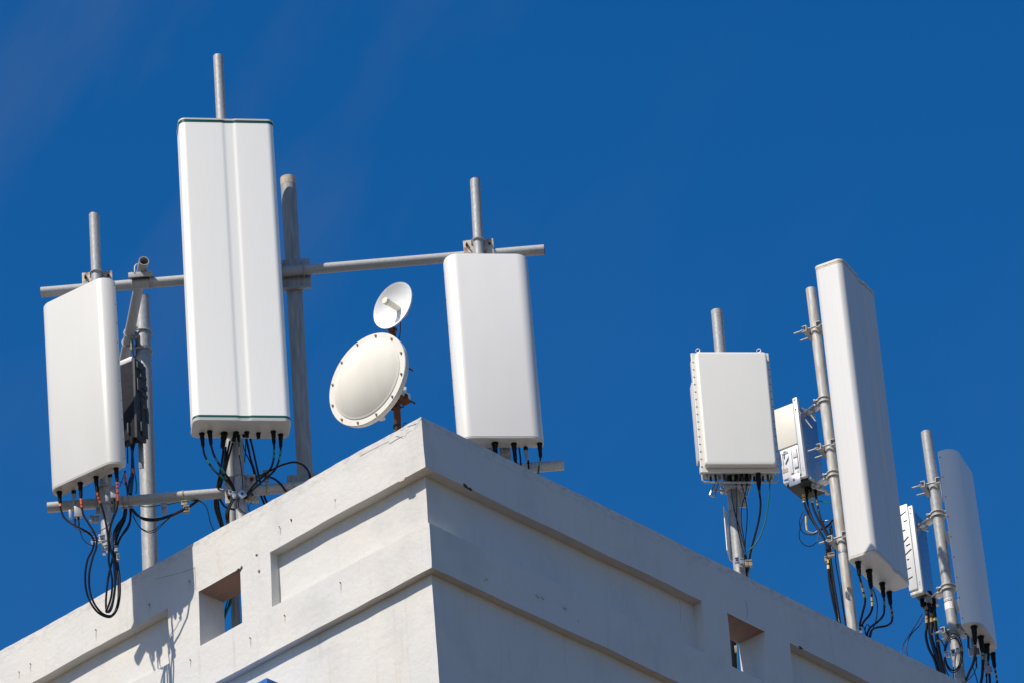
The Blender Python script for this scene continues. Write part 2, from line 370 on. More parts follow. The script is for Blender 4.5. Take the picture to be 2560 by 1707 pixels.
for i, (x, y, a, b_) in enumerate(((1212, 1449, .005, .004), (1218, 1446, .006, .003), (1345, 1489, .010, .006), (1358, 1494, .009, .004), (1411, 1514, .008, .014), (1416, 1520, .006, .010), (1446, 1550, .003, .003))):
    blob('paint_mark', M['chipl'], x, y, a, b_, .0052, 20 + i, -.3)
def crack(pts, wdt=.0016, off=.005):
    P = [onwall(x, y, off) for x, y in pts]; left = P[0].x < -.001
    nrm = Vector((0, -1, 0)) if left else Vector((1, 0, 0))
    Q = []
    for a, b in zip(P[:-1], P[1:]):
        for i in range(4): Q.append(a.lerp(b, i / 4) + Vector((0, 0, (random.random() - .5) * .003)))
    Q.append(P[-1]); m = MB(); m.tube([q - nrm * off * .6 for q in Q], wdt, 5); m.build('crack', M['crack'], bld)
c5 = lambda l: [(900 + x / 7.84, 960 + y / 7.84) for x, y in l]
crack(c5([(870, 1030), (920, 945), (1010, 890)]), .0012); crack(c5([(1060, 875), (1085, 820), (1120, 800), (1170, 700), (1205, 640)]), .0011); crack(c5([(790, 900), (850, 880), (885, 830)]), .0009)
crack(c5([(560, 1155), (700, 1080), (850, 1000)]), .0009); crack(c5([(700, 1010), (760, 1020), (840, 1050)])); crack(c5([(0, 1400), (200, 1280), (400, 1180), (560, 1100)]), .0008); crack(c5([(1240, 740), (1060, 780), (930, 820)]), .0010)
c8 = lambda l: [(x / 3.36, 1300 + y / 3.36) for x, y in l]
crack(c8([(1630, 395), (1500, 440), (1300, 490)]), .0007);  crack(c8([(1632, 390), (1640, 580)]), .0008)
c3 = lambda l: [(1200 + x / 2.94, 1200 + y / 2.94) for x, y in l]
crack(c3([(1955, 880), (1970, 950), (1965, 1010)]), .0007)
crack(c3([(1465, 870), (1480, 960), (1475, 1040)]), .0007)

# blue sign box on the left wall
apex = on('S', 666.5, 1692.5, (0, 1, 0), -.22)
sg = thing('sign_box', apex + Vector((-.6, .1, -.8)), 'bright blue box-shaped sign standing off the left wall, only its top corner showing', 'sign')
m = MB(); c = apex + Vector((-.6, .1125, -.4)); m.box(c, Vector((.6, 0, 0)), Vector((0, .1125, 0)), Vector((0, 0, .4))); m.build('sign_panel', M['blue'], sg, bevel=.004)
m = MB(); m.box(c + Vector((.3, .15, 0)), Vector((.02, 0, 0)), Vector((0, .038, 0)), Vector((0, 0, .03))); m.build('wall_bracket', M['galvd'], sg)

# ---------------------------------------------------------------- left steel frame
KP = 1.10                                  # depth of the cross pipes
def pole(name, label, c0, c1, k, r, mt='galv', cat='pole', down=0, hollow=True):
    """c0, c1: (crop,x,y) of the top and a lower point; vertical pole through the mean"""
    p0 = at(*c0, k); p1 = at(*c1, k); 
    top = Vector(p0); bot = Vector(p1) + Z * (-down)
    e = thing(name, bot, label, cat)
    m = MB(); m.pipe(bot, top, r, nseg=max(1, int((top - bot).length / .2)), t=min(.004, r * .2)); m.build('pipe', M[mt], e)
    return e, bot, top
def ubolt(parent, c, ax, R, ref, rod=.004, tail=.035, mt='galv'):
    """a U bolt round a pipe of axis ax; its legs point along -ref"""
    ax = Vector(ax).normalized(); ref = Vector(ref).normalized(); sd_ = ax.cross(ref)
    pts = [c - sd_ * R - ref * tail] + [c + (ref * sin(t) - sd_ * cos(t)) * R for t in [pi * i / 14 for i in range(15)]] + [c + sd_ * R - ref * tail]
    m = MB(); m.tube(pts, rod, 8); u = m.build('u_bolt', M[mt], parent)
    for s_ in (-1, 1):
        nn = MB(); q = c + sd_ * R * s_ - ref * (tail * .72); nn.cyl(q - ref * .005, q + ref * .005, rod * 2.1, 6); nn.build('nut', M['alu' if mt == 'galv' else mt], u)
def mastclamp(parent, cu, k, z, mt='rustplate', hw=None, hh=.085, rr=.031):
    """plate between mast and cross pipe, U bolts round the mast above and below the pipe"""
    hw = hw or (.085 if mt == 'rustplate' else .055); tilt = radians(.5); a = RT * cos(tilt); c = uv(cu, k + .036, z)
    m = MB(); m.box(c, RT * hw, HV * .004, Z * hh); m.build('clamp_plate', M[mt], parent, bevel=.0015)
    for dz in (-.055, .055): ubolt(parent, uv(cu, k, z + dz), Z, rr + .004, -HV, .0042, .05)
    for s_ in (-1, 1):                     # bolts through the plate to the pipe's own U bolt
        for dz in (-.05, .05):
            b = MB(); q = uv(cu + s_ * hw * .76, k + .03, z + dz); b.cyl(q - HV * .024, q + HV * .01, .0045, 8); b.cyl(q - HV * .008, q + HV * .001, .009, 6); b.build('bolt', M['rust' if mt == 'rustplate' else 'galvd'], parent)
        ubolt(parent, uv(cu + s_ * hw * .62, KP, z), RT, .034, HV, .004, .034)

def crosspipe(name, label, a, b, band=None):
    e = thing(name, a.lerp(b, .5), label, 'pipe'); m = MB(); m.pipe(a, b, .0295, nseg=14); m.build('pipe', M['galvh'], e); return e
UL, UR = at('D', 94, 672, KP), at('D', 1250, 574, KP)
up = crosspipe('cross_pipe', 'upper long grey cross pipe passing behind the three left white antennas', UL, UR)
LL, LR = at('D', 109, 1165, KP), at('D', 1295, 1067, KP)
lp = crosspipe('cross_pipe', 'lower long grey cross pipe carrying cable clips, dipping behind the parapet', LL, LR)
def pz(A, B, u):
    t = (u - A.dot(RT)) / (B.dot(RT) - A.dot(RT)); return A.z + (B.z - A.z) * t
KM = 1.035
def lmast(label, c0, c1, down=0, plates=('rustplate', 'rustplate'), r=.029):
    e, b, t = pole('mast', label, c0, c1, KM, r, down=down)
    for (A, B, mt) in ((UL, UR, plates[0]), (LL, LR, plates[1])):
        zz = pz(A, B, (b.dot(RT) + t.dot(RT)) / 2)
        if b.z - .1 < zz < t.z:
            f = (zz - b.z) / (t.z - b.z); mastclamp(e, b.dot(RT) + (t.dot(RT) - b.dot(RT)) * f, KM, zz, mt)
    return e, b, t
m1, m1b, m1t = lmast('thin grey mast behind the leftmost white antenna, its foot hanging free above the looped cables', ('D', 216, 493), ('A', 700, 850), plates=('rustplate', 'galvd'))
m2, m2b, m2t = lmast('bright grey mast standing out above the largest antenna with the green seal lines', ('D', 501, 130), ('B', 800, 1290), down=.11)
m3, m3b, m3t = lmast('grey mast above the third antenna, right end of the upper cross pipe', ('P', 393, 92), ('D', 1124, 1050), plates=('rustplate', 'galvd'))
# heavy posts
pA, pAb, pAt = pole('post', 'thick grey post with rusty rim rising from the parapet right of the leftmost antenna', ('S', 354.7, 746), ('A', 1108, 1000), 1.80, .0455, down=1.2)
pB, pBb, pBt = pole('post', 'thick dark weathered post with sandy top band right of the largest antenna', ('D', 661.5, 411), ('D', 704, 1085), 1.185, .044, 'galvd', down=1.3)
m = MB(); ax = (pBt - pBb).normalized(); m.lathe(pBt - ax * .050, pBt + ax * .001, [(0, .0446), (1, .0446), (1, .038)], 28, cap=False); m.build('top_band', M['dirtyband'], pB)
m = MB(); m.ring(pBt, ax, .042, .0022); m.build('rusty_rim', M['rust'], pB)
m = MB(); m.ring(pAt, (pAt - pAb).normalized(), .0435, .0028); m.build('rusty_rim', M['rust'], pA)
for A, B, lab in ((UL, UR, 1), (LL, LR, 0)):
    uu = (pBb + (pBt - pBb) * (.85 if lab else .42)).dot(RT); zz = pz(A, B, uu)
    f = (zz - pBb.z) / (pBt.z - pBb.z); uu = pBb.dot(RT) + (pBt.dot(RT) - pBb.dot(RT)) * f
    m = MB(); m.box(uv(uu, KP + .035, zz), RT * .098, HV * .005, Z * .098); 
    m.box(uv(uu, KP + .028, zz - .098), RT * .098, HV * .012, Z * .004); m.build('clamp_plate', M['galvd'], pB, bevel=.001)
    for s_ in (-1, 1):
        ubolt(pB, uv(uu + s_ * .062, KP, zz), RT, .034, -HV, .0045, .05, 'galvd')
        ubolt(pB, uv(uu, KP + .085, zz + s_ * .072), Z, .048, HV, .005, .062, 'galvd')
# short post behind the middle mast, also seen through the parapet opening
pC, pCb, pCt = pole('post', 'slim dark pole behind the middle mast, seen again through the left parapet opening', ('V', 240, 560), ('Y', 775, 1150), 1.36, .025, 'galvd', down=1.0)
# brace running back to the thick post
zb = at('M', 1097, 597, .975).z
bf = at('M', 1097, 597, .975); bb = on('M', 905, 1560, Z, zb)
br = thing('brace_pipe', bb, 'short grey pipe pointing its open end at the viewer, running back to the thick post', 'pipe')
m = MB(); m.pipe(bb, bf, .029, nseg=6); m.build('pipe', M['galvh'], br)
bd = (bb - bf).normalized(); cc = bf + bd * ((KP - .975) / bd.dot(HV)); zt = pz(UL, UR, cc.dot(RT))
m = MB(); m.box(Vector((cc.x, cc.y, (cc.z + zt) / 2)), RT * .068, HV * .06, Z * .004); m.box(Vector((cc.x, cc.y, (cc.z + zt) / 2)) - HV * .06 - Z * .012, RT * .068, HV * .004, Z * .016)
m.build('clamp_plate', M['galvd'], br, bevel=.001)
for s_ in (-1, 1):
    ubolt(br, Vector((cc.x, cc.y, zt)) + RT * .052 * s_, RT, .0335, -Z, .0045, .06)
    ubolt(br, cc + HV * .05 * s_, bd, .0325, Z, .0045, .05)
for dz, kk in ((.0, 1.70), (.0, 1.80)):
    q = bf + bd * ((kk - .975) / bd.dot(HV)); ubolt(br, q, bd, .032, -RT, .0045, .05)
paz = bb.z
uA = (pAb + (pAt - pAb) * .9).dot(RT)
for dz in (-.075, .05):
    ubolt(pA, uv(uA, 1.80, paz + dz), Z, .050, RT, .0055, .075)
m = MB(); m.box(uv(uA - .062, 1.78, paz - .01), RT * .004, HV * .07, Z * .10); m.build('clamp_plate', M['galvd'], pA, bevel=.001)

for ob, q, a_x, r_ in ((m1, m1t, Z, .0275), (m3, m3t, Z, .0275), (up, UR, RT, .0278)):
    m = MB(); m.ring(q, a_x, r_, .0022); m.build('rusty_rim', M['rust'], ob)
# ---------------------------------------------------------------- panel antennas
def section(w, dep, rf, rb, groove=None, n=14):
    P = []
    def arc(cx_, cy_, r, a0, a1):
        for i in range(n + 1):
            t = a0 + (a1 - a0) * i / n; P.append((cx_ + r * cos(t), cy_ + r * sin(t)))
    h = w / 2                               # local: a across, d backwards
    arc(-h + rf, rf, rf, pi, 1.5 * pi)
    if groove:
        gc, gw, gd = groove
        for i in range(17):
            t = -1 + 2 * i / 16; s_ = 1 / (1 + math.exp((abs(t) - .62) * 14)); P.append((gc + t * gw, gd * s_))
    arc(h - rf, rf, rf, -.5 * pi, 0)
    arc(h - rb, dep - rb, rb, 0, .5 * pi)
    arc(-h + rb, dep - rb, rb, .5 * pi, pi)
    return P
class Ant:
    def __init__(s, label, uT, zT, uB, zB, w, dep, b, k, cat='antenna', name='panel_antenna', group=None):
        b = radians(b); s.T = uv(uT, k, zT); s.B = uv(uB, k, zB); s.L = (s.T - s.B).length; s.ax = (s.T - s.B).normalized()
        s.Wd = RT * cos(b) + HV * sin(b); s.Bk = -RT * sin(b) + HV * cos(b); s.w, s.dep = w, dep
        s.e = thing(name, s.B + s.Bk * dep / 2, label, cat, group)
    def p(s, h, a, d): return s.B + s.ax * h + s.Wd * a + s.Bk * d
    def prism(s, name, sec, hs, mt, parent=None, ang=30, smooth=True):   # hs: list of (height, inset)
        m = MB(); cxx = sum(a for a, d in sec) / len(sec); cyy = s.dep / 2
        rs = []
        for h, i in hs:
            fx = (s.w / 2 - i) / (s.w / 2); fy = (s.dep / 2 - i) / (s.dep / 2)
            rs.append([s.p(h, a * fx, cyy + (d - cyy) * fy) for a, d in sec])
        m.rings(rs); return m.build(name, mt, parent or s.e, ang=ang, smooth=smooth)
    def box(s, name, h0, h1, a0, a1, d0, d1, mt, parent=None, bevel=0):
        m = MB(); m.box(s.p((h0 + h1) / 2, (a0 + a1) / 2, (d0 + d1) / 2), s.Wd * ((a1 - a0) / 2), s.Bk * ((d1 - d0) / 2), s.ax * ((h1 - h0) / 2))
        return m.build(name, mt, parent or s.e, bevel=bevel)
    def dot(s, name, h, a, d, nrm, r, t, mt):
        m = MB(); c = s.p(h, a, d); m.lathe(c - nrm * .002, c + nrm * t, [(0, r), (.7, r), (1, r * .6)], 8); return m.build(name, mt, s.e)
    def backbrk(s, h, up_to, mt='galvd', hw=.05):
        s.box('mount_bracket', h - .03, h + .03, -hw, hw, s.dep - .002, s.dep + up_to, M[mt], bevel=.002)
def boot(a, c, p0, e, r0=.0125, r1=.0065, mt='boot', parent=None, name='connector', k1=None):
    """black connector: from p0 (crop x,y met by the bottom plate) down to the pixel e"""
    n = a.ax
    P0 = on(c, *p0, n, n.dot(a.B)); k0 = P0.dot(HV); P1 = at(c, *e, k0 if k1 is None else k1)
    m = MB(); m.lathe(P0 + n * .003, P1, [(0, r0 * 1.25), (.10, r0 * 1.25), (.105, r0), (.42, r0), (.46, r0 * .86), (.85, r0 * .8), (1, r1)], 14)
    m.build(name, M[mt], parent or a.e); return P1

# A: leftmost
A1 = Ant('leftmost white panel antenna facing away to the left, above the hanging cable loops', -1.9181, 1.5365, -1.8861, .3303, .4844, .0960, -33.84, .88)
sec = section(A1.w, A1.dep, .070, .010)
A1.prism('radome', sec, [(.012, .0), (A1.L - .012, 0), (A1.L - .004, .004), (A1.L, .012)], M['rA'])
A1.prism('end_cap', sec, [(0, .006), (.003, .002), (.012, .0008)], M['cap'])
for i in range(10): A1.dot('rivet', .05 + i * (A1.L - .09) / 9, A1.w / 2, A1.dep - .017, A1.Wd, .0036, .0015, M['dark'])
for x in (-.16, -.06, .04, .14): A1.dot('rivet', 0, x, .02, -A1.ax, .004, .0015, M['dark'])
for h in (.20, A1.L - .2): A1.backbrk(h, .065)
# B: largest
A2 = Ant('largest white panel antenna with a grooved front and dark green seal lines at both ends', -1.0106, 2.5460, -.9921, .5405, .5357, .1882, 9.76, .78)
sec = section(A2.w, A2.dep, .040, .035, (.012, .050, .0045))
A2.prism('radome', sec, [(.036, .001), (A2.L - .030, .001)], M['rB'], ang=40)
A2.prism('seal_band', sec, [(.020, .0002), (.036, .0002)], M['seal'])
A2.prism('seal_band', sec, [(A2.L - .030, .0002), (A2.L - .014, .0002)], M['seal'])
A2.prism('end_cap', sec, [(0, .005), (.004, .0005), (.020, -.001)], [M['rA']], ang=25)
A2.prism('end_cap', sec, [(A2.L - .014, -.002), (A2.L - .003, -.002), (A2.L, .004)], M['rA'], ang=25)
for h in (.35, A2.L - .35): A2.backbrk(h, .045)
# C: third
A3 = Ant('plain satin-white panel antenna below the right end of the upper cross pipe', .3986, 1.5659, .4073, .3621, .4698, .1063, 8.56, .88)
sec = section(A3.w, A3.dep, .074, .010)
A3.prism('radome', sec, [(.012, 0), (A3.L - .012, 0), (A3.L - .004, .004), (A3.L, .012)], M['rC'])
A3.prism('end_cap', sec, [(0, .006), (.003, .002), (.012, .0008)], M['cap'])
for i in range(7): A3.dot('rivet', .08 + i * (A3.L - .16) / 6, -A3.w / 2, A3.dep - .015, -A3.Wd, .004, .002, M['dark'])
for x in (-.16, -.03, .10): A3.dot('rivet', .004, x, .006, -A3.Bk, .0035, .002, M['dark'])
for h in (.2, A3.L - .12): A3.backbrk(h, .05)

# ---------------------------------------------------------------- cables
def cab(crop, pts, r, label, group=None, mt='black', tapes=(), name='cable', parent=None, start=None, cat='cable'):
    ks = [q[2] if len(q) > 2 else None for q in pts]
    if start is not None and ks[0] is None: ks[0] = start.dot(HV)
    idx = [i for i, q in enumerate(ks) if q is not None]
    for i in range(len(ks)):
        if ks[i] is None:
            lo = max([j for j in idx if j < i], default=None); hi = min([j for j in idx if j > i], default=None)
            ks[i] = ks[lo] if hi is None else (ks[hi] if lo is None else ks[lo] + (ks[hi] - ks[lo]) * (i - lo) / (hi - lo))
    P = [at(crop, q[0], q[1], kk) for q, kk in zip(pts, ks)]
    if start is not None: P[0] = start
    P = smoothpath(P)
    m = MB(); m.tube(P, r, 10)
    o = m.build(name, M[mt], parent)
    if parent is None: tag(o, label, cat, group)
    for (f0, f1, tm) in tapes:
        i0 = max(0, int(f0 * (len(P) - 1))); i1 = max(i0 + 1, int(f1 * (len(P) - 1) + .5))
        a = P[i0]; seg = P[i0:i1 + 1]
        t_ = MB(); t_.tube(seg, r * 1.14, 10); t_.build('tape', M[tm], o)
    return o
TH = .0060
# --- under the leftmost antenna
e1 = boot(A1, 'A', (255, 338), (263, 440)); e3 = boot(A1, 'A', (450, 250), (457, 390)); e4 = boot(A1, 'A', (597, 190), (607, 330)); e6 = boot(A1, 'A', (785, 105), (795, 240))
KL = .955
cab('A', [(263, 440), (268, 490), (300, 570), (370, 630), (450, 670, .93), (520, 710), (562, 750, KL), (580, 800), (560, 880), (520, 960), (498, 1090), (503, 1230), (540, 1350), (610, 1450), (690, 1495), (745, 1490), (795, 1420), (820, 1290), (817, 1130), (800, 1000), (790, 930), (800, 820), (850, 720), (895, 650), (918, 580), (918, 480, 1.09)], TH,
    'black cable from the leftmost connector of the left antenna, outermost of the hanging loops', start=e1, tapes=((.010, .022, 'orange'),))
cab('A', [(457, 390), (462, 450), (480, 540), (530, 630), (580, 710), (600, 770, KL), (600, 850), (565, 950), (535, 1090), (537, 1230), (575, 1360), (640, 1450), (700, 1485), (755, 1475), (795, 1390), (808, 1270), (800, 1120), (780, 960), (785, 860), (825, 760), (880, 690), (915, 610), (925, 480, 1.09)], TH,
    'black cable from the second boot of the left antenna, second of the hanging loops', start=e3, tapes=((.006, .015, 'orange'), (.018, .027, 'orange'), (.031, .038, 'orange')))
cab('A', [(607, 330), (625, 400), (655, 480), (685, 600), (703, 700), (712, 780, KL), (718, 880), (716, 980), (732, 1060), (748, 1160), (742, 1290), (715, 1390), (692, 1440), (705, 1452), (738, 1400), (765, 1290), (775, 1150), (765, 1000), (765, 880), (800, 740), (845, 640), (868, 580), (868, 490, 1.09)], TH,
    'black cable from the third boot of the left antenna, inner hanging loop', start=e4, tapes=((.008, .018, 'orange'), (.023, .033, 'orange'), (.038, .048, 'orange')))
cab('A', [(795, 240), (803, 400), (790, 500), (750, 600), (728, 680), (718, 770, KL), (735, 870), (765, 970), (780, 1100), (772, 1260), (748, 1400), (722, 1450), (697, 1440), (690, 1350), (703, 1200), (722, 1080), (750, 960), (762, 850), (765, 720), (800, 640), (850, 570), (865, 490, 1.09)], TH,
    'black cable with five orange tape rings from the rightmost boot of the left antenna', start=e6, tapes=tuple((.002 + i * .0155, .012 + i * .0155, 'orange') for i in range(5)))
for i, (a, b_) in enumerate(((655, 815), (672, 830))):
    cab('A', [(868 + i * 12, 490, 1.09), (858 + i * 14, 560), (815 + i * 12, 640), (773 + i * 12, 720), (768 + i * 8, 820), (778 + i * 8, 900, 1.0), (800, 960)], TH, 'pair of black cables dropping from the pipe clip beside the left mast foot', 'cables beside the left mast foot')
# filters
def filt(label, crop, tube_, bx, side, tails, kk, parent_ant):
    """tube_: (x0,y0,x1,y1); bx: (x0,y0,x1,y1) box front; side: smaller box; pixel boxes at depth kk"""
    base = at(crop, (bx[0] + bx[2]) / 2, bx[3], kk)
    e = thing('signal_filter', base, label, 'filter')
    z_ = CR[crop][2]; sc = F / (base - CAM).dot(FW) * 1.0
    def d(pxw): return pxw / z_ / sc
    P0 = at(crop, tube_[0], tube_[1], kk); P1 = at(crop, tube_[2], tube_[3], kk)
    m = MB(); m.lathe(P0, P1, [(0, .011), (.22, .011), (.23, .0092), (1, .0092)], 14); m.build('tube', M['grey'], e)
    m = MB(); m.lathe(P0 + (P0 - P1) * .32, P0 + (P1 - P0) * .02, [(0, .0125), (.8, .0125), (1, .011)], 12); m.build('connector', M['boot'], e)
    for (x0, y0, x1, y1), dd in ((bx, .014), (side, .010)):
        c = at(crop, (x0 + x1) / 2, (y0 + y1) / 2, kk + (.0 if dd > .012 else .02)); m = MB()
        m.box(c, RT * d((x1 - x0) / 2), HV * dd, Z * (d((y1 - y0) / 2) / .86)); m.build('housing', M['grey'], e, bevel=.003)
    for (x0, y0, x1, y1) in tails:
        m = MB(); m.lathe(at(crop, x0, y0, kk), at(crop, x1, y1, kk), [(0, .006), (.3, .006), (.32, .0042), (.6, .0042), (.62, .0055), (1, .004)], 10); m.build('connector', M['boot'], e)
    return e
kf1 = on('A', 390, 325, A1.ax, A1.ax.dot(A1.B)).dot(HV); kf2 = on('A', 727, 172, A1.ax, A1.ax.dot(A1.B)).dot(HV)
filt('small grey filter with a tube and box, below the leftmost antenna near its left end', 'A', (390, 352, 394, 470), (397, 470, 470, 570), (345, 503, 372, 582), ((400, 580, 402, 660), (433, 565, 438, 650)), kf1, A1)
filt('small grey filter under the leftmost antenna, beside the cable with five orange rings', 'A', (729, 200, 735, 305), (735, 318, 790, 395), (686, 340, 716, 425), ((745, 425, 748, 440), (768, 400, 772, 470)), kf2, A1)
cab('A', [(438, 650, kf1), (450, 700), (472, 765), (520, 815), (575, 832, KL)], .0026, 'thin black lead sagging from the left filter to the mast clamp')
cab('A', [(402, 655, kf1), (440, 690), (500, 706), (600, 704), (680, 670), (728, 625, KL)], .0022, 'thin black lead running sideways from the left filter across the mast')
cab('A', [(772, 465, kf2), (765, 520), (745, 590), (728, 640, KL)], .0024, 'thin black lead below the right filter of the leftmost antenna')
# mast clamp strip
def clip(label, crop, boxes, kk, mt='alu', group=None, parent=None):
    """row of small folded-metal clips; each box x0,y0,x1,y1[,hole]"""
    x0, y0, x1, y1 = boxes[0][:4]
    e = parent or thing('cable_clip', at(crop, (x0 + x1) / 2, (y0 + y1) / 2, kk), label, 'cable clip', group)
    z_ = CR[crop][2]
    for bq in boxes:
        x0, y0, x1, y1 = bq[:4]; c = at(crop, (x0 + x1) / 2, (y0 + y1) / 2, kk); sc = F / (c - CAM).dot(FW) * z_
        hw = (x1 - x0) / 2 / sc; hh = (y1 - y0) / 2 / sc / .86
        m = MB(); m.box(c, RT * hw, HV * .009, Z * hh); 
        for s_ in (-1, 1): m.box(c - HV * .010 + Z * hh * .82 * s_, RT * hw, HV * .003, Z * hh * .16)
        m.build('clip', M[mt], e, bevel=.001)
        if len(bq) > 4:
            m = MB(); m.cyl(c - HV * .0155, c - HV * .008, min(hw, hh) * .55, 12); m.build('bolt', M['dark'], e)
    return e
clip('silver cable clip strip across the foot of the left mast', 'A', [(552, 757, 585, 812), (588, 757, 622, 810), (625, 738, 682, 800, 1), (700, 716, 745, 776, 1)], .97)
clip('dark cable clip hanging below the left mast foot', 'A', [(768, 840, 800, 895), (790, 915, 818, 978, 1)], .985, 'galvd')
clip('grey metal clip behind the left mast just below the lower pipe', 'A', [(540, 555, 575, 610), (578, 560, 625, 615)], 1.05, 'galvd')
m = MB(); c = at('A', 690, 870, 1.02); m.box(c, RT * .020, HV * .012, Z * .014); m.box(c - Z * .02 - RT * .01, RT * .009, HV * .012, Z * .008); m.build('clamp_foot', M['alu'], m1, bevel=.002)
# --- cables from the dark radio down to the pipe
for i, (pp, col) in enumerate((([(868, 140, 1.2), (872, 220), (888, 300), (893, 360, 1.15)], 0), ([(936, -60, 1.44), (938, 140), (908, 230), (893, 355, 1.16)], 0), ([(938, -60, 1.45), (944, 160), (936, 250), (925, 360, 1.16)], 0), ([(934, -60, 1.45), (930, 150), (925, 250), (915, 355, 1.15)], 0))):
    cab('A', pp, TH, ('short black cable with orange tape behind the right edge of the leftmost antenna', 'black cable nearest the antenna in the bundle below the dark radio', 'black cable nearest the thick post in the bundle below the dark radio', 'middle black cable in the bundle below the dark radio')[i], tapes=((.1, .3, 'orange'), (.34, .45, 'orange')) if i == 0 else ((.36, .46, 'orange'),) if i < 3 else ())
cab('A', [(941, -60, 1.46), (955, 130), (970, 220), (976, 280), (970, 345, 1.18)], .0035, 'green earth cable below the dark radio unit', mt='green')
cab('A', [(820, 235, 1.0), (850, 250), (885, 280, 1.15)], .003, 'short thin black lead tucked behind the leftmost antenna')
cab('A', [(820, 280, 1.0), (850, 200), (868, 150, 1.15)], .0022, 'thin black lead rising behind the leftmost antenna edge')
clip('pair of clips under the lower pipe right of the left mast', 'A', [(843, 478, 880, 500), (895, 470, 945, 492)], 1.09, 'galvd')
for xx in (850, 905):
    q = at('A', xx, 410, KP); m = MB(); m.ring(Vector((q.x, q.y, pz(LL, LR, q.dot(RT)))), RT, .0315, .0022); m.build('band', M['galvd'], lp)
# lateral bundle from left mast to middle mast (continues behind the pipe)
def lat(off, lab, r=TH):
    z = CR
    P = [('A', 925 + off, 490, 1.07), ('A', 975 + off, 548, 1.06), ('A', 1050, 578 + off, 1.05), ('A', 1150, 585 + off, 1.05), ('A', 1270, 556 + off, 1.05), ('A', 1400, 500 + off, 1.05), ('A', 1480, 455 + off, 1.06), ('B', 175, 1190 + off, 1.07), ('B', 260, 1130 + off, 1.10), ('B', 340, 1090 + off, 1.16), ('B', 450, 1000, 1.2)]
    PP = smoothpath([at(c, x, y, k) for c, x, y, k in P]); m = MB(); m.tube(PP, r, 10); o = m.build('cable', M['black']); tag(o, lab, 'cable', 'thick cables slung under the lower pipe')
lat(0, 'thick black cable pair slung under the lower pipe between the left and middle masts'); lat(12, 'thick black cable pair slung under the lower pipe between the left and middle masts')
cab('A', [(940, 540, 1.07), (990, 640), (1060, 692), (1130, 690), (1200, 640), (1285, 570, 1.05)], .0024, 'upper thin black lead sagging across the thick left post')
cab('A', [(945, 560, 1.07), (1000, 655), (1075, 708), (1150, 702), (1230, 625), (1290, 568, 1.05)], .0024, 'lower thin black lead sagging across the thick left post')
cab('A', [(1000, 458, 1.08), (1080, 470), (1200, 455), (1290, 445), (1380, 425), (1470, 415, 1.08)], .0030, 'green wire running along the underside of the lower pipe', mt='green')
cab('B', [(180, 1128, 1.08), (290, 1140), (365, 1195), (398, 1290), (425, 1410), (470, 1510, 1.3), (490, 1570, 1.4)], .0032, 'green wire curving from the lower pipe down behind the parapet', mt='green')
clip('folded clip hanging from the lower pipe near the thick left post', 'A', [(1203, 440, 1262, 485), (1208, 488, 1258, 535)], 1.075, 'galvd')
clip('silver clip hanging from the lower pipe midway between left and middle masts', 'A', [(1395, 420, 1450, 462), (1415, 466, 1472, 525, 1)], 1.06, 'beige')
for c_, xx in (('A', 1410), ('B', 1112)):
    q = at(c_, xx, 370 if c_ == 'A' else 990, KP); m = MB(); m.ring(Vector((q.x, q.y, pz(LL, LR, q.dot(RT)))), RT, .0315, .0035); m.build('band', M['beige'], lp)

# --- under the largest antenna
b1 = boot(A2, 'B', (317, 312), (332, 482)); b2 = boot(A2, 'B', (413, 285), (430, 455)); b8 = boot(A2, 'B', (1192, 280), (1201, 445)); b9 = boot(A2, 'B', (1282, 315), (1283, 485))
boot(A2, 'B', (868, 292), (870, 350), r1=.010); boot(A2, 'B', (832, 325), (830, 352), .009, .007); boot(A2, 'B', (1008, 302), (1010, 365), r1=.010)
b3 = boot(A2, 'B', (592, 305), (570, 480), .0165, .012); b4 = boot(A2, 'B', (738, 295), (700, 395), .014, .013); b5 = boot(A2, 'B', (762, 330), (772, 410), .009, .004)
tq = (('teal'),)
cab('B', [(332, 482), (350, 570), (400, 665), (470, 760), (560, 840, .93), (640, 905), (700, 985), (722, 1050, .97), (690, 1120), (645, 1200), (615, 1290), (625, 1400, 1.15), (650, 1470, 1.3)], TH, 'black cable with teal marks from the first connector of the largest antenna', start=b1, tapes=((.10, .14, 'tealb'), (.17, .24, 'teal'), (.27, .33, 'teal')))
cab('B', [(430, 455), (465, 570), (520, 670), (580, 770), (640, 850, .93), (688, 930), (718, 1010, .97), (715, 1090), (675, 1180), (645, 1270), (645, 1390, 1.15), (660, 1450, 1.3)], TH, 'black cable with teal marks from the second connector of the largest antenna', start=b2, tapes=((.12, .16, 'tealb'), (.21, .26, 'tealb')))
cab('B', [(1201, 445), (1202, 550), (1188, 660), (1150, 750), (1070, 830), (980, 910), (905, 1000), (868, 1060, .985), (840, 1110, 1.0)], TH, 'black cable with teal marks from the last but one connector of the largest antenna', start=b8, tapes=((.10, .15, 'tealb'), (.17, .22, 'tealb')))
cab('B', [(1283, 485), (1278, 570), (1250, 670), (1205, 760), (1110, 850), (1010, 935), (930, 1010), (885, 1070, .985), (850, 1120, 1.0)], TH, 'black cable with teal marks from the last connector of the largest antenna', start=b9, tapes=((.06, .11, 'tealb'), (.14, .19, 'tealb')))
cab('B', [(1000, 838, 1.06), (1100, 795), (1240, 720), (1350, 677), (1455, 660, 1.10), (1550, 690), (1612, 755), (1642, 830), (1640, 900, 1.10), (1630, 950, 1.16)], TH, 'black cable arching over in front of the thick dark post')
cab('B', [(1000, 838, 1.06), (1060, 825), (1150, 842), (1220, 872), (1290, 935), (1340, 1010, 1.06), (1400, 1100, 1.3)], TH, 'black cable curving over the lower pipe to the parapet right of the middle mast')
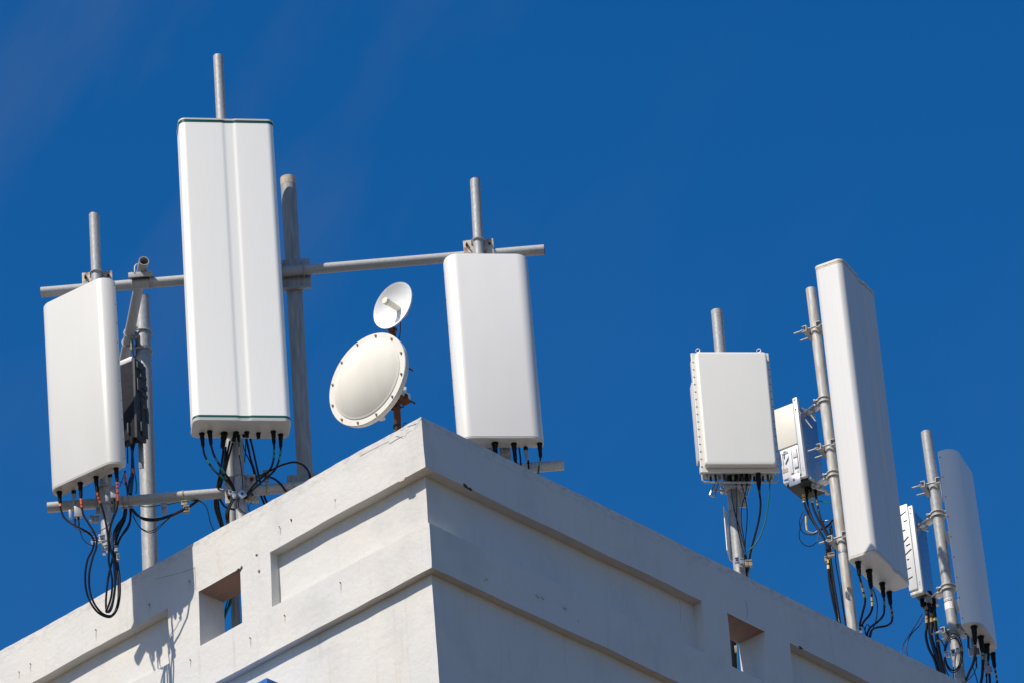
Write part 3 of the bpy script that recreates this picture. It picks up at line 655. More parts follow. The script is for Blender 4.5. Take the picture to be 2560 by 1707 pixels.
cab('B', [(862, 350, 1.05), (885, 480), (915, 620), (955, 740), (985, 850, 1.08), (1000, 960, 1.16), (1040, 1070), (1085, 1180, 1.25)], TH, 'black cable behind and right of the middle mast, nearer the mast')
cab('B', [(905, 350, 1.05), (945, 510), (975, 650), (1005, 790), (1030, 900, 1.16), (1075, 1060), (1120, 1170, 1.25)], TH, 'black cable behind and right of the middle mast, farther from the mast')
cab('B', [(820, 440, 1.06), (850, 540), (900, 640), (945, 760), (965, 900, 1.08), (968, 1000, 1.1)], .0032, 'thin black lead behind the middle mast on its right side')
cab('B', [(853, 350, 1.06), (855, 480), (845, 590), (838, 660, 1.07)], .0035, 'green wire emerging under the largest antenna beside the mast', mt='green')
for i, pp in enumerate(([(580, 470, 1.0), (575, 560), (550, 720), (518, 900, 1.06), (485, 1060, 1.14), (478, 1200), (510, 1330), (555, 1450, 1.3), (580, 1510, 1.4)],
                        [(610, 470, 1.0), (600, 600), (575, 760), (545, 900, 1.06), (520, 1060, 1.14), (520, 1180), (545, 1310), (580, 1440, 1.3), (600, 1500, 1.4)],
                        [(660, 400, 1.0), (635, 520), (600, 690), (565, 830), (525, 960, 1.06), (500, 1080, 1.14), (505, 1220), (540, 1360), (570, 1450, 1.3)],
                        [(695, 420, 1.0), (660, 540), (630, 660), (595, 800), (560, 900, 1.06), (530, 1060, 1.12), (560, 1150), (610, 1210), (720, 1240, 1.12)])):
    cab('B', pp, TH if i else .0066, ('outermost thick black cable bowing left beside the middle mast', 'second thick black cable bowing left beside the middle mast', 'third black cable crossing the bundle left of the middle mast', 'black cable turning back under the lower pipe to the middle mast')[i])
cab('B', [(772, 410, .96), (775, 560), (795, 700), (812, 850), (820, 1000, .965)], .0028, 'thin black lead with a pale tape strip down the front of the middle mast', start=b5, tapes=((.12, .26, 'wtape'),))
for i, pp in enumerate(([(765, 1090, .96), (738, 1170), (750, 1250), (790, 1300), (830, 1330, 1.1)], [(780, 1095, .96), (762, 1170), (785, 1240), (850, 1282, 1.0), (900, 1290, 1.1)], [(925, 1155, 1.0), (892, 1200), (905, 1260), (930, 1300, 1.15)], [(1000, 1150, 1.0), (1003, 1190), (1020, 1230, 1.15)], [(880, 1130, 1.0), (880, 1180), (895, 1250), (920, 1300, 1.15)])):
    cab('B', pp, .0026, 'thin black lead looping below the silver clips of the middle mast', 'thin leads below the middle clips')
clip('row of silver clips across the middle mast at the parapet', 'B', [(645, 1010, 690, 1055, 1), (692, 1030, 738, 1095)], .965)
c = at('B', 812, 1052, .955); m = MB(); cc_ = MB()
rr_ = RT * cos(.5) + Z * sin(.5); zz_ = -RT * sin(.5) + Z * cos(.5); m.box(c, rr_ * .019, HV * .006, zz_ * .019); e = thing('cable_clip', c, 'tilted square silver clip with a hole on the middle mast', 'cable clip'); m.build('clip', M['alu'], e, bevel=.001)
m = MB(); m.cyl(c - HV * .009, c - HV * .004, .008, 12); m.build('bolt', M['dark'], e)
clip('row of beige-stained clips right of the middle mast at the parapet', 'B', [(850, 1075, 885, 1140), (888, 1075, 922, 1145), (928, 1082, 965, 1148), (970, 1085, 1015, 1152)], 1.0, 'beige')
clip('dark clip on top of the lower pipe between middle mast and thick dark post', 'B', [(1060, 765, 1130, 800), (1075, 805, 1145, 840), (1080, 845, 1140, 900)], 1.085, 'galvd')

# --- under the third antenna
z3 = A3
d1 = boot(z3, 'O', (897, 700), (905, 860), .016, .014); d2 = boot(z3, 'O', (1207, 705), (1228, 960), .0135, .011); d4 = boot(z3, 'O', (1627, 700), (1642, 940))
cab('O', [(905, 860), (920, 950), (960, 1100, 1.0)], .010, 'thick black cable under the left connector of the third antenna', start=d1)
cab('O', [(1228, 960), (1245, 1050), (1260, 1160, 1.0)], .009, 'thick black cable under the middle connector of the third antenna', start=d2)
cab('O', [(1642, 940), (1635, 990), (1620, 1060), (1605, 1180), (1590, 1300, 1.0)], .0048, 'black cable with bright teal tape at the right end of the third antenna', start=d4, tapes=((.16, .40, 'tealb'), (.42, .5, 'teal')))
cab('O', [(1290, 760, 1.0), (1305, 870), (1315, 960), (1322, 1060), (1330, 1200, 1.0)], .0045, 'straight black cable behind the third antenna bottom')
k3 = on('O', 1402, 760, A3.ax, A3.ax.dot(A3.B)).dot(HV)
filt('grey filter under the third antenna, half hidden by the parapet edge', 'O', (1405, 820, 1428, 985), (1335, 1040, 1420, 1150), (1480, 1035, 1545, 1160), ((1440, 990, 1450, 1120),), k3, A3)
m = MB(); m.box(at('O', 1065, 850, 1.03), RT * .03, HV * .03, Z * .03); m.build('lower_bracket', M['galvd'], A3.e, bevel=.003)

# ---------------------------------------------------------------- dark radio unit behind the leftmost antenna
R1 = Ant('dark grey radio unit with ribbed side hanging between the leftmost antenna and the thick post', -1.6688, 1.3984, -1.6668, .8926, .0911, .0623, -30, 1.45, 'radio unit', 'radio_unit')
w_ = R1.w
R1.box('body', 0, R1.L, -w_ / 2 - .03, w_ / 2 - .012, 0, .062, M['rrud'], bevel=.006)
R1.box('side_frame', -.005, R1.L + .012, w_ / 2 - .012, w_ / 2 + .003, -.004, .085, M['rrus'], bevel=.002)
R1.box('side_frame', .02, R1.L - .01, w_ / 2 + .003, w_ / 2 + .012, .040, .092, M['rrus'], bevel=.002)
for h0, h1, d0, d1_ in ((.30, .38, .0, .03), (.33, .36, .03, .09), (.28, .30, .05, .09), (.40, .42, .03, .085), (.20, .22, .05, .09), (.04, .10, .02, .04), (.45, .49, .0, .05), (.12, .20, .075, .095)):
    R1.box('bracket_rib', h0, h1, w_ / 2 + .012, w_ / 2 + .020, d0, d1_, M['rrus'], bevel=.0015)
for h, d in ((.40, .02), (.38, .02), (.10, .025), (.08, .025), (.33, .05)): R1.dot('bolt', h, w_ / 2 + .004, d, R1.Wd, .005, .006, M['dark'])
R1.box('top_cover', R1.L, R1.L + .035, -w_ / 2 - .028, w_ / 2 - .02, .0, .055, M['rru'], bevel=.012)
R1.box('handle', .03, .10, w_ / 2 - .055, w_ / 2 - .045, -.018, -.0, M['rrus'], bevel=.003)
m = MB(); c0 = at('L', 415, 1285, 1.53); m.box(c0, RT * .0145, HV * .003, Z * .088); hb = m.build('hanging_plate', M['galvd'], R1.e, bevel=.001)
for i in range(5):
    m = MB(); m.box(at('L', 433, 1215 + i * 32, 1.525), RT * .0018, HV * .003, Z * .005); m.build('slot', M['white'], hb)
m = MB(); m.lathe(at('L', 318, 1090, 1.46), at('L', 318, 1245, 1.46), [(0, .020), (.35, .019), (.75, .011), (1, .009)], 14); m.build('cable_gland', M['boot'], R1.e)
m = MB(); m.cyl(at('L', 262, 1150, 1.2), at('L', 266, 1375, 1.2), .004, 8); m.build('rod', M['dark'], R1.e)

# ---------------------------------------------------------------- dishes
P0 = on('N', 752, 1480, (0, 1, 0), .235); kd = P0.dot(HV)
e, dpb, dpt = pole('dish_pole', 'rust-streaked short pole rising behind the parapet and carrying both dishes', ('N', 706, 500), ('N', 757, 1480), kd, .0195, 'rustpole', down=1.1)
m = MB(); q = at('N', 755, 1475, kd); m.lathe(q - Z * .006, q + Z * .008, [(0, .0215), (1, .0215)], 16); m.build('black_band', M['dark'], e)
def dishdir(cxp, ca, nimg):
    d = ray(*px('N', *cxp)); n = -d * ca + (R2 * nimg[0] + U2 * nimg[1]) * sqrt(1 - ca * ca); return n.normalized()
n1 = dishdir((460, 1012), .648, (-.857, .515)); n1.z = .02; n1.normalize(); c1 = at('N', 460, 1010, kd - .17)
a_ = Z.cross(n1).normalized(); b_ = n1.cross(a_)
Rb = .274 * .985
d1o = thing('drum_dish', c1 - n1 * .05, 'larger cream drum dish with a closed domed face and bolted rim', 'dish antenna')
def lath(c, n, prof, N=64):                # prof (offset along n, radius)
    m = MB(); a = Z.cross(n).normalized(); b = n.cross(a)
    m.rings([[c + n * t + (a * cos(2 * pi * j / N) + b * sin(2 * pi * j / N)) * r for j in range(N)] for t, r in prof], cap=False); return m
m = lath(c1, n1, [(-.045, Rb * .60), (-.040, Rb * .9), (-.032, Rb * .985), (-.004, Rb), (.0, Rb * .99), (.0005, Rb * .86), (-.006, Rb * .855)]); m.build('rim', M['rim'], d1o, ang=30)
m = lath(c1, n1, [(-.012, Rb * .87), (-.001, Rb * .868), (.004, Rb * .855)] + [(.002 + .062 * (1 - (q / 10.) ** 2.2), Rb * .85 * q / 10) for q in (9.8, 9.5, 9, 8.5, 8, 7, 6, 5, 4, 3, 2, 1, .02)]); m.build('radome', M['radome'], d1o, ang=60)
m = lath(c1, n1, [(-.045, Rb * .60), (-.08, Rb * .4), (-.11, Rb * .22), (-.13, .03), (-.13, .001)]); m.build('back_shell', M['rim'], d1o)
for i in range(12):
    t = 2 * pi * i / 12 + .22; q = c1 + (a_ * cos(t) + b_ * sin(t)) * Rb * .93; m = MB(); m.lathe(q - n1 * .002, q + n1 * .009, [(0, .0075), (.35, .0075), (.36, .0055), (1, .0052)], 8); m.build('bolt', M['beige'], d1o)
m = MB(); q = at('N', 600, 1375, kd - .06); 
m.lathe(q + Z * .05, q - Z * .014, [(0, .022), (1, .022)], 16); m.build('drain_cup', M['rim'], d1o)
for (x0, y0, x1, y1, kk, r_, mt, nm) in ((845, 885, 912, 925, kd + .02, .0045, 'rust', 'rod'), (862, 1205, 932, 1245, kd + .02, .0045, 'rust', 'rod')):
    m = MB(); m.cyl(at('N', x0 - 40, y0 - 20, kd - .02), at('N', x1, y1, kk), r_, 8); m.build(nm, M[mt], d1o)
m = MB(); m.box(at('N', 795, 1165, kd), a_ * .026, n1 * .050, Z * .018); m.build('mount_bracket', M['rim'], d1o, bevel=.006)
m = MB(); m.box(at('N', 800, 1212, kd), a_ * .030, n1 * .052, Z * .0025); m.build('mount_plate', M['rust'], d1o, bevel=.001)
m = MB(); m.box(at('N', 845, 1180, kd - .01), a_ * .006, n1 * .01, Z * .016); m.build('nut', M['rust'], d1o, bevel=.001)
m = MB(); m.ring(at('N', 742, 1285, kd), Z, .025, .006); m.cyl(at('N', 742, 1285, kd) - RT * .045, at('N', 742, 1285, kd) + RT * .045, .004, 8); m.build('pole_clamp', M['rust'], d1o)
m = MB(); m.box(at('N', 822, 1110, kd), RT * .014, HV * .012, Z * .010); m.build('tilt_arm', M['rru'], d1o, bevel=.002)
# small dish
n2 = dishdir((715, 291), .626, (-.845, .534)); n2.z = .05; n2.normalize(); c2 = at('N', 715, 291, kd - .10); Rs = .1375
d2o = thing('parabolic_dish', c2 - n2 * .05, 'smaller open white dish with a cream feed tube, mounted above the drum dish', 'dish antenna')
prof = [(0.004, Rs), (.0, Rs * 1.01), (-.004, Rs)] + [(-.004 - .05 * (1 - (q / 10.) ** 2), Rs * q / 10) for q in (9, 8, 7, 6, 5, 4, 3, 2, 1, .1)]
m = lath(c2, n2, [(.003, Rs * .985)] + [(.003 - .05 * (1 - (q / 10.) ** 2), Rs * .985 * q / 10) for q in (9, 8, 7, 6, 5, 4, 3, 2, 1, .1)]); m.f = m.f
inner = [(.003, Rs * .985)] + [(.003 - .05 * (1 - (q / 10.) ** 2), Rs * .985 * q / 10) for q in (9, 8, 7, 6, 5, 4, 3, 2, 1, .1)]
m = lath(c2, n2, inner[::-1] + prof); m.build('reflector', M['dish'], d2o, ang=50)
f0 = c2 - n2 * .045
m = MB(); m.lathe(f0, f0 + n2 * .112, [(0, .0165), (.78, .0165), (.79, .0205), (.97, .0205), (1, .019)], 24); m.build('feed_tube', M['feed'], d2o)
m = MB(); m.lathe(f0 - n2 * .012, f0 - n2 * .05, [(0, .03), (1, .03)], 18); m.build('radio_back', M['rru'], d2o)
m = MB(); m.ring(at('N', 712, 530, kd), Z, .022, .004); m.build('pole_clamp', M['dark'], d2o)
cab('N', [(792, 440, kd - .03), (790, 500), (785, 570), (773, 625, kd)], .0030, 'short thin black cable hanging between the two dishes')
cab('S', [(1007, 1068, kd + .05), (1009, 1060), (1014, 1056), (1020, 1062, kd + .05), (1024, 1072, kd + .1)], .0016, 'tiny black wire loop poking above the parapet beside the dish pole')

# ---------------------------------------------------------------- right-hand masts
def rmast(label, c0, c1, r, k, down=1.0, mt='galv'):
    return pole('mast', label, c0, c1, k, r, mt, down=down)
K4, K5, K6 = 2.565, 3.356, 4.115
m4, m4b, m4t = rmast('grey mast behind the boxy ivory antenna on the right wall', ('R', 300, 62), ('F', 632, 1290), .034, K4, down=.9)
m5, m5b, m5t = rmast('stained mast left of the tall white antenna', ('K', 275, 428), ('G', 545, 1450), .031, K5, down=1.0, mt='galvold')
m6, m6b, m6t = rmast('rightmost mast with a white sticker, between small radio and rightmost antenna', ('J', 417, 88), ('H', 880, 1540), .034, K6, down=1.0)
m = MB(); ax = (m4t - m4b).normalized(); m.lathe(m4t - ax * .03, m4t + ax * .001, [(0, .0345), (1, .0345), (1, .029)], 28, cap=False); m.build('top_band', M['galvh'], m4)
def hexclamp(parent, mb, mt_, z, r, arm, mt='alu', name='pole_clamp'):
    """two ribbed plates gripping a mast with bolts at both ears; arm: direction of the ears"""
    f = (z - mb.z) / (mt_.z - mb.z); c = mb.lerp(mt_, f); arm = Vector(arm).normalized(); o_ = Z.cross(arm)
    for dz in (-.014, .014):
        m = MB(); pts = []
        for i in range(13):
            t = -1 + i / 6; rr = r + .010 + (.012 if i % 4 == 0 else 0); pts.append(c + arm * cos(pi * i / 12) * (rr + .014 * abs(t)) + o_ * sin(pi * i / 12) * -rr + Z * dz)
        for i in range(11, 0, -1):
            rr = r + .010; pts.append(c + arm * cos(pi * i / 12) * rr + o_ * sin(pi * i / 12) * rr + Z * dz)
        n = len(pts); inner_ = [c + (p - c - Z * dz) * .68 + Z * dz for p in pts]
        vs = [p + Z * .004 for p in pts] + [p - Z * .004 for p in pts] + [p + Z * .004 for p in inner_] + [p - Z * .004 for p in inner_]
        fs = []
        for i in range(n):
            j = (i + 1) % n; fs += [(i, j, n + j, n + i), (2 * n + i, 3 * n + i, 3 * n + j, 2 * n + j), (i, 2 * n + i, 2 * n + j, j), (n + i, n + j, 3 * n + j, 3 * n + i)]
        m.add(vs, fs); m.build(name, M[mt], parent)
    m = MB(); m.lathe(c - Z * .022, c + Z * .012, [(0, r + .004), (1, r + .004)], 20); m.build(name, M['galvd'], parent)
    for s_ in (-1, 1):
        q = c + arm * (r + .026) * s_; m = MB(); m.cyl(q - o_ * .03, q + o_ * .035, .006, 10); m.cyl(q - o_ * .034, q - o_ * .026, .0105, 6); m.build('bolt', M['alu'], parent)
    return c
def rodbracket(parent, mb, mt_, z, r, n, Wd, near, far):
    """antenna bracket: two threaded rods either side of the mast, a U channel on the far side and one by the antenna"""
    f = (z - mb.z) / (mt_.z - mb.z); c = mb.lerp(mt_, f)
    for s_ in (-1, 1):
        q = c + Wd * (r + .016) * s_; m = MB(); m.cyl(q + n * near, q - n * far, .0058, 10); m.cyl(q - n * (r + .044), q - n * (r + .034), .011, 6); m.build('threaded_rod', M['galvd'], parent)  # rods take the darker steel to paint in their shade
    for s_, dist in ((-1, r + .018), (1, r + .012)):
        ch = MB(); cc = c + n * dist * s_
        ch.box(cc - n * s_ * .013, Wd * (r + .034), n * .0022, Z * .020)
        for t in (-1, 1): ch.box(cc + Z * .0185 * t, Wd * (r + .034), n * .014, Z * .0022)
        ch.build('channel', M['galvh'], parent, bevel=.0008)
    m = MB(); m.lathe(c - Z * .036, c - Z * .027, [(0, r + .001), (1, r + .001)], 20); m.build('clamp_band', M['galvd'], parent)
def zof(crop, x, y, mb, mt_, k): return at(crop, x, y, k).z

# boxy antenna
A4 = Ant('boxy ivory panel with lifting eyes and ribbed edges, leftmost on the right wall', 1.7672, 1.6815, 1.7562, .8929, .4402, .0640, 8.51, 2.3, cat='antenna', name='active_antenna')
sec = section(A4.w - .020, .045, .016, .004); s_dep = A4.dep
rs_h = [(.030, .012), (.036, .004), (.05, .001), (A4.L - .016, .001), (A4.L - .004, .005), (A4.L, .012)]
m = MB(); m.rings([[A4.p(h, a * (1 - i * 4), .0225 + (d - .0225) * (1 - i * 8)) for a, d in sec] for h, i in rs_h]); m.build('radome', M['rD'], A4.e, ang=40)
sec2 = section(A4.w + .022, .016, .006, .004); m = MB(); m.rings([[A4.p(h, a, d + .046) for a, d in sec2] for h in (.004, A4.L + .022)]); fl = m.build('flange', M['rim'], A4.e)
sec3 = section(A4.w + .004, .085, .010, .01); m = MB(); m.rings([[A4.p(h, a, d + .062) for a, d in sec3] for h in (.045, A4.L + .012)]); m.build('body', M['rru'], A4.e)
for s_ in (-1, 1):
    for i in range(15):
        h = .04 + i * (A4.L - .08) / 14; A4.box('clip_rib', h - .002, h + .002, s_ * (A4.w / 2 + .003) - .005, s_ * (A4.w / 2 + .003) + .005, .0435, .0465, M['rrub'])
A4.box('rear_fins', .1, A4.L - .16, -A4.w / 2 - .016, -A4.w / 2 - .006, .075, .14, M['rru'], bevel=.003)
for a in (-A4.w / 2 + .035, A4.w / 2 - .045):
    m = MB(); m.ring(A4.p(A4.L + .046, a, .058), A4.Wd * .4 + A4.Bk, .0125, .0032); m.build('lifting_eye', M['alu'], A4.e)
hp = [A4.p(.0, -A4.w / 2 + .0, .075), A4.p(-.035, -A4.w / 2 + .0, .075), A4.p(-.048, -A4.w / 2 + .012, .075), A4.p(-.050, 0, .075), A4.p(-.048, A4.w / 2 - .012, .075), A4.p(-.035, A4.w / 2, .075), A4.p(.0, A4.w / 2, .075)]
m = MB(); m.tube(hp, .0062, 8); m.build('bottom_handle', M['galvold'], A4.e)
for i in range(16):
    a = -A4.w / 2 + .03 + i * (A4.w - .06) / 15; A4.box('connector_port', -.014 - .008 * (i % 3), .012, a - .006, a + .006, .085 + .02 * (i % 2), .10 + .02 * (i % 2), M[('galvd', 'dark', 'dark')[i % 3]], bevel=.001)
A4.box('mount_bracket', -.045, .01, -.085, .07, .12, .16, M['galvd'], bevel=.006); A4.box('bottom_plate', .020, .034, -A4.w / 2 + .01, A4.w / 2 - .01, .064, .15, M['galvd'], bevel=.002)
A4.box('mount_bracket', .35, .65, -.05, .05, .146, .22, M['galvold'], bevel=.004)
for (x0, y0, x1, y1, r_) in ((345, 255, 285, 400, .006), (400, 240, 340, 420, .006), (290, 405, 350, 425, .005), (330, 340, 400, 345, .005), (385, 250, 460, 255, .006), (420, 340, 480, 360, .008), (800, 300, 770, 420, .005)):
    m = MB(); m.cyl(at('F', x0, y0, 2.47), at('F', x1, y1, 2.47), r_, 8); m.build('bracket_arm', M['alu'], A4.e)
hexclamp(m4, m4b, m4t, at('F', 590, 330, K4).z, .034, RT, 'galvold')
n4 = -A4.Bk
for i, (x, w2) in enumerate(((555, 1), (625, 1), (700, 1), (768, 1))):
    m = MB(); p0 = at('F', x, 120, 2.40); p1 = at('F', x + 3, 275, 2.42); m.lathe(p0, p1, [(0, .0085), (.25, .0105), (.55, .0105), (.6, .0085), (1, .005)], 12); m.build('connector', M['boot'], A4.e)
m = MB(); m.lathe(at('F', 915, 115, 2.38), at('F', 930, 330, 2.40), [(0, .015), (.5, .0165), (.85, .010), (1, .009)], 14); m.build('connector', M['boot'], A4.e)
cab('F', [(928, 310, 2.40), (938, 400), (950, 500), (942, 640), (915, 780), (875, 930), (835, 1080), (805, 1230), (792, 1350, 2.52), (780, 1480, 2.62)], .0065, 'thick black cable bowing right below the boxy ivory antenna', tapes=((.03, .05, 'teal'),))
cab('F', [(1085, 150, 2.36), (1068, 230), (1068, 340), (1050, 500), (1020, 700), (960, 900), (885, 1035), (820, 1100), (770, 1145), (735, 1190, 2.5), (718, 1230), (728, 1320), (742, 1440, 2.62)], .0036, 'green cable bowing right of the boxy antenna down to the parapet', mt='green')
for i, pp in enumerate(([(558, 270), (578, 450), (615, 640), (680, 850), (730, 1050), (757, 1200), (762, 1340), (768, 1460)], [(628, 275), (640, 450), (636, 700), (662, 900), (708, 1090), (745, 1210), (756, 1340), (760, 1460)], [(705, 275), (742, 400), (772, 600), (768, 800), (750, 1000), (752, 1200), (770, 1340), (775, 1460)], [(770, 275), (745, 410), (705, 550), (697, 750), (728, 950), (752, 1130), (765, 1300), (770, 1460)])):
    P_ = [(x, y, (2.42 if j == 0 else (2.50 if j < len(pp) - 2 else 2.6))) for j, (x, y) in enumerate(pp)]
    cab('F', P_, .0030, ('leftmost', 'second', 'rightmost-bowing', 'crossing')[i] + ' thin black cable of the four below the boxy ivory antenna')
cab('F', [(752, 1190, 2.53), (762, 1330), (772, 1480, 2.62)], .0085, 'short thick black cable end beside the mast foot of the boxy antenna')
clip('silver clip with round hole at the foot of the boxy antenna mast', 'F', [(612, 1222, 668, 1290, 1), (675, 1232, 735, 1305)], 2.50)
clip('beige clip gripping the cables at the foot of the boxy antenna mast', 'F', [(745, 1258, 790, 1332), (795, 1256, 838, 1336)], 2.50, 'beige')
pl_ = thing('cover_plate', at('F', 500, 900, 2.55), 'thin white flat plate strapped edge-on to the left of the boxy antenna mast', 'plate')
m = MB(); q0, q1, q2 = at('F', 460, 548, 2.53), at('F', 507, 1120, 2.53), at('F', 548, 1250, 2.57)
nn = (RT * .35 + HV).normalized(); side = (RT * .94 + HV * -.35)
dpp = HV * .055 + RT * .032
m.add([q0 - side * .0012, q1 - side * .0012, q2 - side * .0012, q2 + dpp * .7, q1 + dpp, q0 + dpp * .5 - Z * .03] + [v + side * .0035 for v in (q0, q1, q2, q2 + dpp * .7, q1 + dpp, q0 + dpp * .5 - Z * .03)], [(0, 1, 2, 3, 4, 5), (11, 10, 9, 8, 7, 6), (0, 6, 7, 1), (1, 7, 8, 2), (2, 8, 9, 3), (3, 9, 10, 4), (4, 10, 11, 5), (5, 11, 6, 0)])
m.build('sheet', M['dish'], pl_, smooth=False)
p4 = thing('label_plate', at('F', 700, 570, 2.62), 'pale hanging plate behind the thin cables right of the boxy antenna mast', 'plate')
m = MB(); m.box(at('F', 702, 410, 2.60), RT * .0245, HV * .003, Z * .078); m.build('sheet', M['rru'], p4, bevel=.001)
q = m4b.lerp(m4t, (at('F', 560, 640, K4).z - m4b.z) / (m4t.z - m4b.z)); m = MB(); m.ring(q, Z * 1 + RT * .15, .036, .0018); m.build('strap', M['galvd'], m4)

# white radio unit beside the tall antenna
def radio(label, uT, zT, uB, zB, w, dep, b, k, big=True):
    r = Ant(label, uT, zT, uB, zB, w, dep, b, k, 'radio unit', 'radio_unit'); L = r.L; h = w / 2
    r.box('body', .01, L - .01, -h, h - .034, .008, dep * .5, M['rru'], bevel=.004)
    r.box('side_frame', 0, L + (.028 if big else .0), h - .030, h, -.004, .022, M['rru'], bevel=.004)
    r.box('heat_sink', .008, L - .022, h - .024, h - .004, .022, dep, M['rrub2'], bevel=.003)
    for i in range(7): r.box('fin', .012, L - .03, -h + .006 + i * (w - .04) / 7, -h + .0095 + i * (w - .04) / 7, dep * .5, dep - .006, M['rrub2'])
    if big:
        r.box('cover', L * .46, L - .004, -h - .001, h - .032, -.003, .0075, M['cream'], bevel=.002)
        r.box('cable_bay', .03, L * .44, -h + .006, h - .034, -.001, .0085, M['rru'], bevel=.003)
        for (h0, h1, a0, a1, d0) in ((.05, L * .42, -h + .062, -h + .082, -.008), (.20, .215, -h + .01, -h + .064, -.005), (.10, .20, -h + .012, -h + .020, -.005), (.15, .21, -h + .09, -h + .12, -.010), (.08, .14, -h + .09, -h + .12, -.010), (.03, .06, -h + .09, -h + .11, -.008)):
            r.box('latch', h0, h1, a0, a1, d0, .0, M['rru'], bevel=.002)
        m = MB(); m.tube([r.p(.17, -h + .03, -.004), r.p(.215, -h + .035, -.006), r.p(.21, -h + .06, -.006)], .003, 6); m.tube([r.p(.13, -h + .035, -.004), r.p(.175, -h + .065, -.006)], .003, 6); m.build('handle', M['alu'], r.e)
        r.box('opening', .13, .21, -h + .004, -h + .022, -.0025, .0, M['dark'])
        r.box('yellow_sticker', .075, .10, -h + .008, -h + .045, -.0032, -.001, M['beige'])
        r.box('latch_plate', -.035, .03, -h + .045, h - .038, -.012, -.004, M['alu'], bevel=.003)
        r.box('hole', -.010, .006, -h + .075, -h + .087, -.014, -.011, M['dark'])
    else:
        r.box('front_cover', .02, L + .02, -h - .012, h - .032, -.006, .006, M['rru'], bevel=.003)
        for hh, a0, a1, dh in ((.10, 0, .7, .01), (.17, .1, .6, .004), (.235, .2, .5, .0), (.27, 0, 1, .03), (.33, .3, .9, .008), (.36, .0, .8, .03), (.44, .1, .5, .004), (.50, .4, .9, .006), (.55, .1, .9, .018)):
            m = MB(); wv = w - .03; m.cyl(r.p(hh, -h - .010 + a0 * wv, -.007), r.p(hh + dh, -h - .010 + a1 * wv, -.007), .0028, 6); m.build('slot', M['dark'], r.e)
        r.box('latch_plate', -.02, .0, -h - .005, h, -.012, .02, M['galvold'], bevel=.003)
    for hh in ((L + .012) if big else L - .02, L - .055, L - .07, .06, .045): r.dot('bolt_hole', hh, h - .015, -.004, -r.Bk, .006 if hh > L - .06 and hh != L - .07 else .0035, .001, M['dark'])
    r.box('gland_plate', -.012, .008, -h + .01, h - .004, .03, dep - .01, M['dark'], bevel=.002)
    r.box('lower_arm', -.006, .004, h - .012, h + .012, .03, dep + .03, M['galvold'], bevel=.002)
    return r
R5 = radio('white radio unit with a cream cover, left of the stained mast', 2.1196, 1.9716, 2.1236, 1.4434, .1621, .2433, -29.72, 3.42)
R6 = radio('narrow white radio unit between the tall antenna and the rightmost mast', 2.8385, 1.6359, 2.8382, 1.0382, .0767, .2028, -25.03, 4.18, False)
for (rr, mb, mt_, kk, mrad, crop, ys, mm) in ((R5, m5b, m5t, K5, .031, 'I', (220, 1185), m5), (R6, m6b, m6t, K6, .034, None, None, m6)):
    pts = [('I', 735, 215), ('I', 835, 1185)] if crop else [('J', 530, 985), ('H', 720, 430)]
    for c_, x, y in pts:
        z_ = at(c_, x, y, kk).z; arm = Vector((-.35, -.94, 0)) if crop else Vector((-.5, -.87, 0))
        c = hexclamp(mm, mb, mt_, z_, mrad, -RT * .9 + HV * .2, 'galvold')
        tgt = rr.p(z_ - rr.B.z, rr.w / 2 + .002, rr.dep * .5); m = MB()
        for s_ in (-1, 1):
            o_ = Z.cross((tgt - c).normalized()) * .022 * s_; m.cyl(c + o_ + (tgt - c) * .15 + Z * .004, tgt + o_, .0048, 8)
        m.box(c.lerp(tgt, .45), (tgt - c) * .28, Z.cross((tgt - c).normalized()) * .030, Z * .006); m.box(tgt + (c - tgt).normalized() * .006, (tgt - c).normalized() * .005, Z.cross((tgt - c).normalized()) * .05, Z * .020)
        m.build('mount_arm', M['alu'], rr.e, bevel=.001)
for (x0, y0, x1, y1) in ((490, 460, 575, 570), (560, 400, 620, 480)):
    m = MB(); m.cyl(at('I', x0, y0, 3.42), at('I', x1, y1, 3.42), .0042, 8); m.build('rod', M['galvold'], R5.e)

# tall antenna
A5 = Ant('tall white panel antenna seen edge-on with tan seal, its narrow face in full sun', 2.6400, 2.7282, 2.6299, .6714, .5042, .1864, 63.96, 3.22)
sec = section(A5.w, A5.dep, .040, .030, (.03, .06, .009))
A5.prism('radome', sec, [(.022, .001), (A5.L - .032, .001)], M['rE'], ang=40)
A5.prism('seal_band', sec, [(.014, .0003), (.022, .0003)], M['tan']); A5.prism('seal_band', sec, [(A5.L - .032, .0004), (A5.L - .018, .0004)], M['tan'])
A5.prism('end_cap', sec, [(0, .006), (.004, .001), (.014, 0)], M['rE'], ang=25); A5.prism('end_cap', sec, [(A5.L - .018, -.001), (A5.L - .004, -.001), (A5.L, .004)], M['rE'], ang=25)
zc = A5.B.z
A6 = Ant('rightmost panel antenna, all in grey shade, with a rounded left edge', 3.2165, 1.8203, 3.2218, .5959,   .4184, .1180, 70.41, 4.0)
sec = section(A6.w, A6.dep, .078, .010)
A6.prism('radome', sec, [(.012, 0), (A6.L - .01, 0), (A6.L - .004, .002), (A6.L, .007)], M['rF']); A6.prism('end_cap', sec, [(0, .006), (.003, .002), (.012, .0008)], M['cap'])
for i in range(9): A6.dot('rivet', .05 + i * (A6.L - .1) / 8, -A6.w / 2, A6.dep - .014, -A6.Wd, .004, .0015, M['dark'])
for an, mb, mt_, kk, rr_, pts in ((A5, m5b, m5t, K5, .031, (('K', 290, 860), ('I', 790, 840), ('G', 425, 680))), (A6, m6b, m6t, K6, .034, (('J', 480, 680), ('H', 790, 960)))):
    for c_, x, y in pts: rodbracket(an.e, mb, mt_, at(c_, x, y, kk).z, rr_, -an.Bk, an.Wd, .09, .125)
    for h in (.25, an.L - .5): an.backbrk(h, .06, 'galvold', .04)
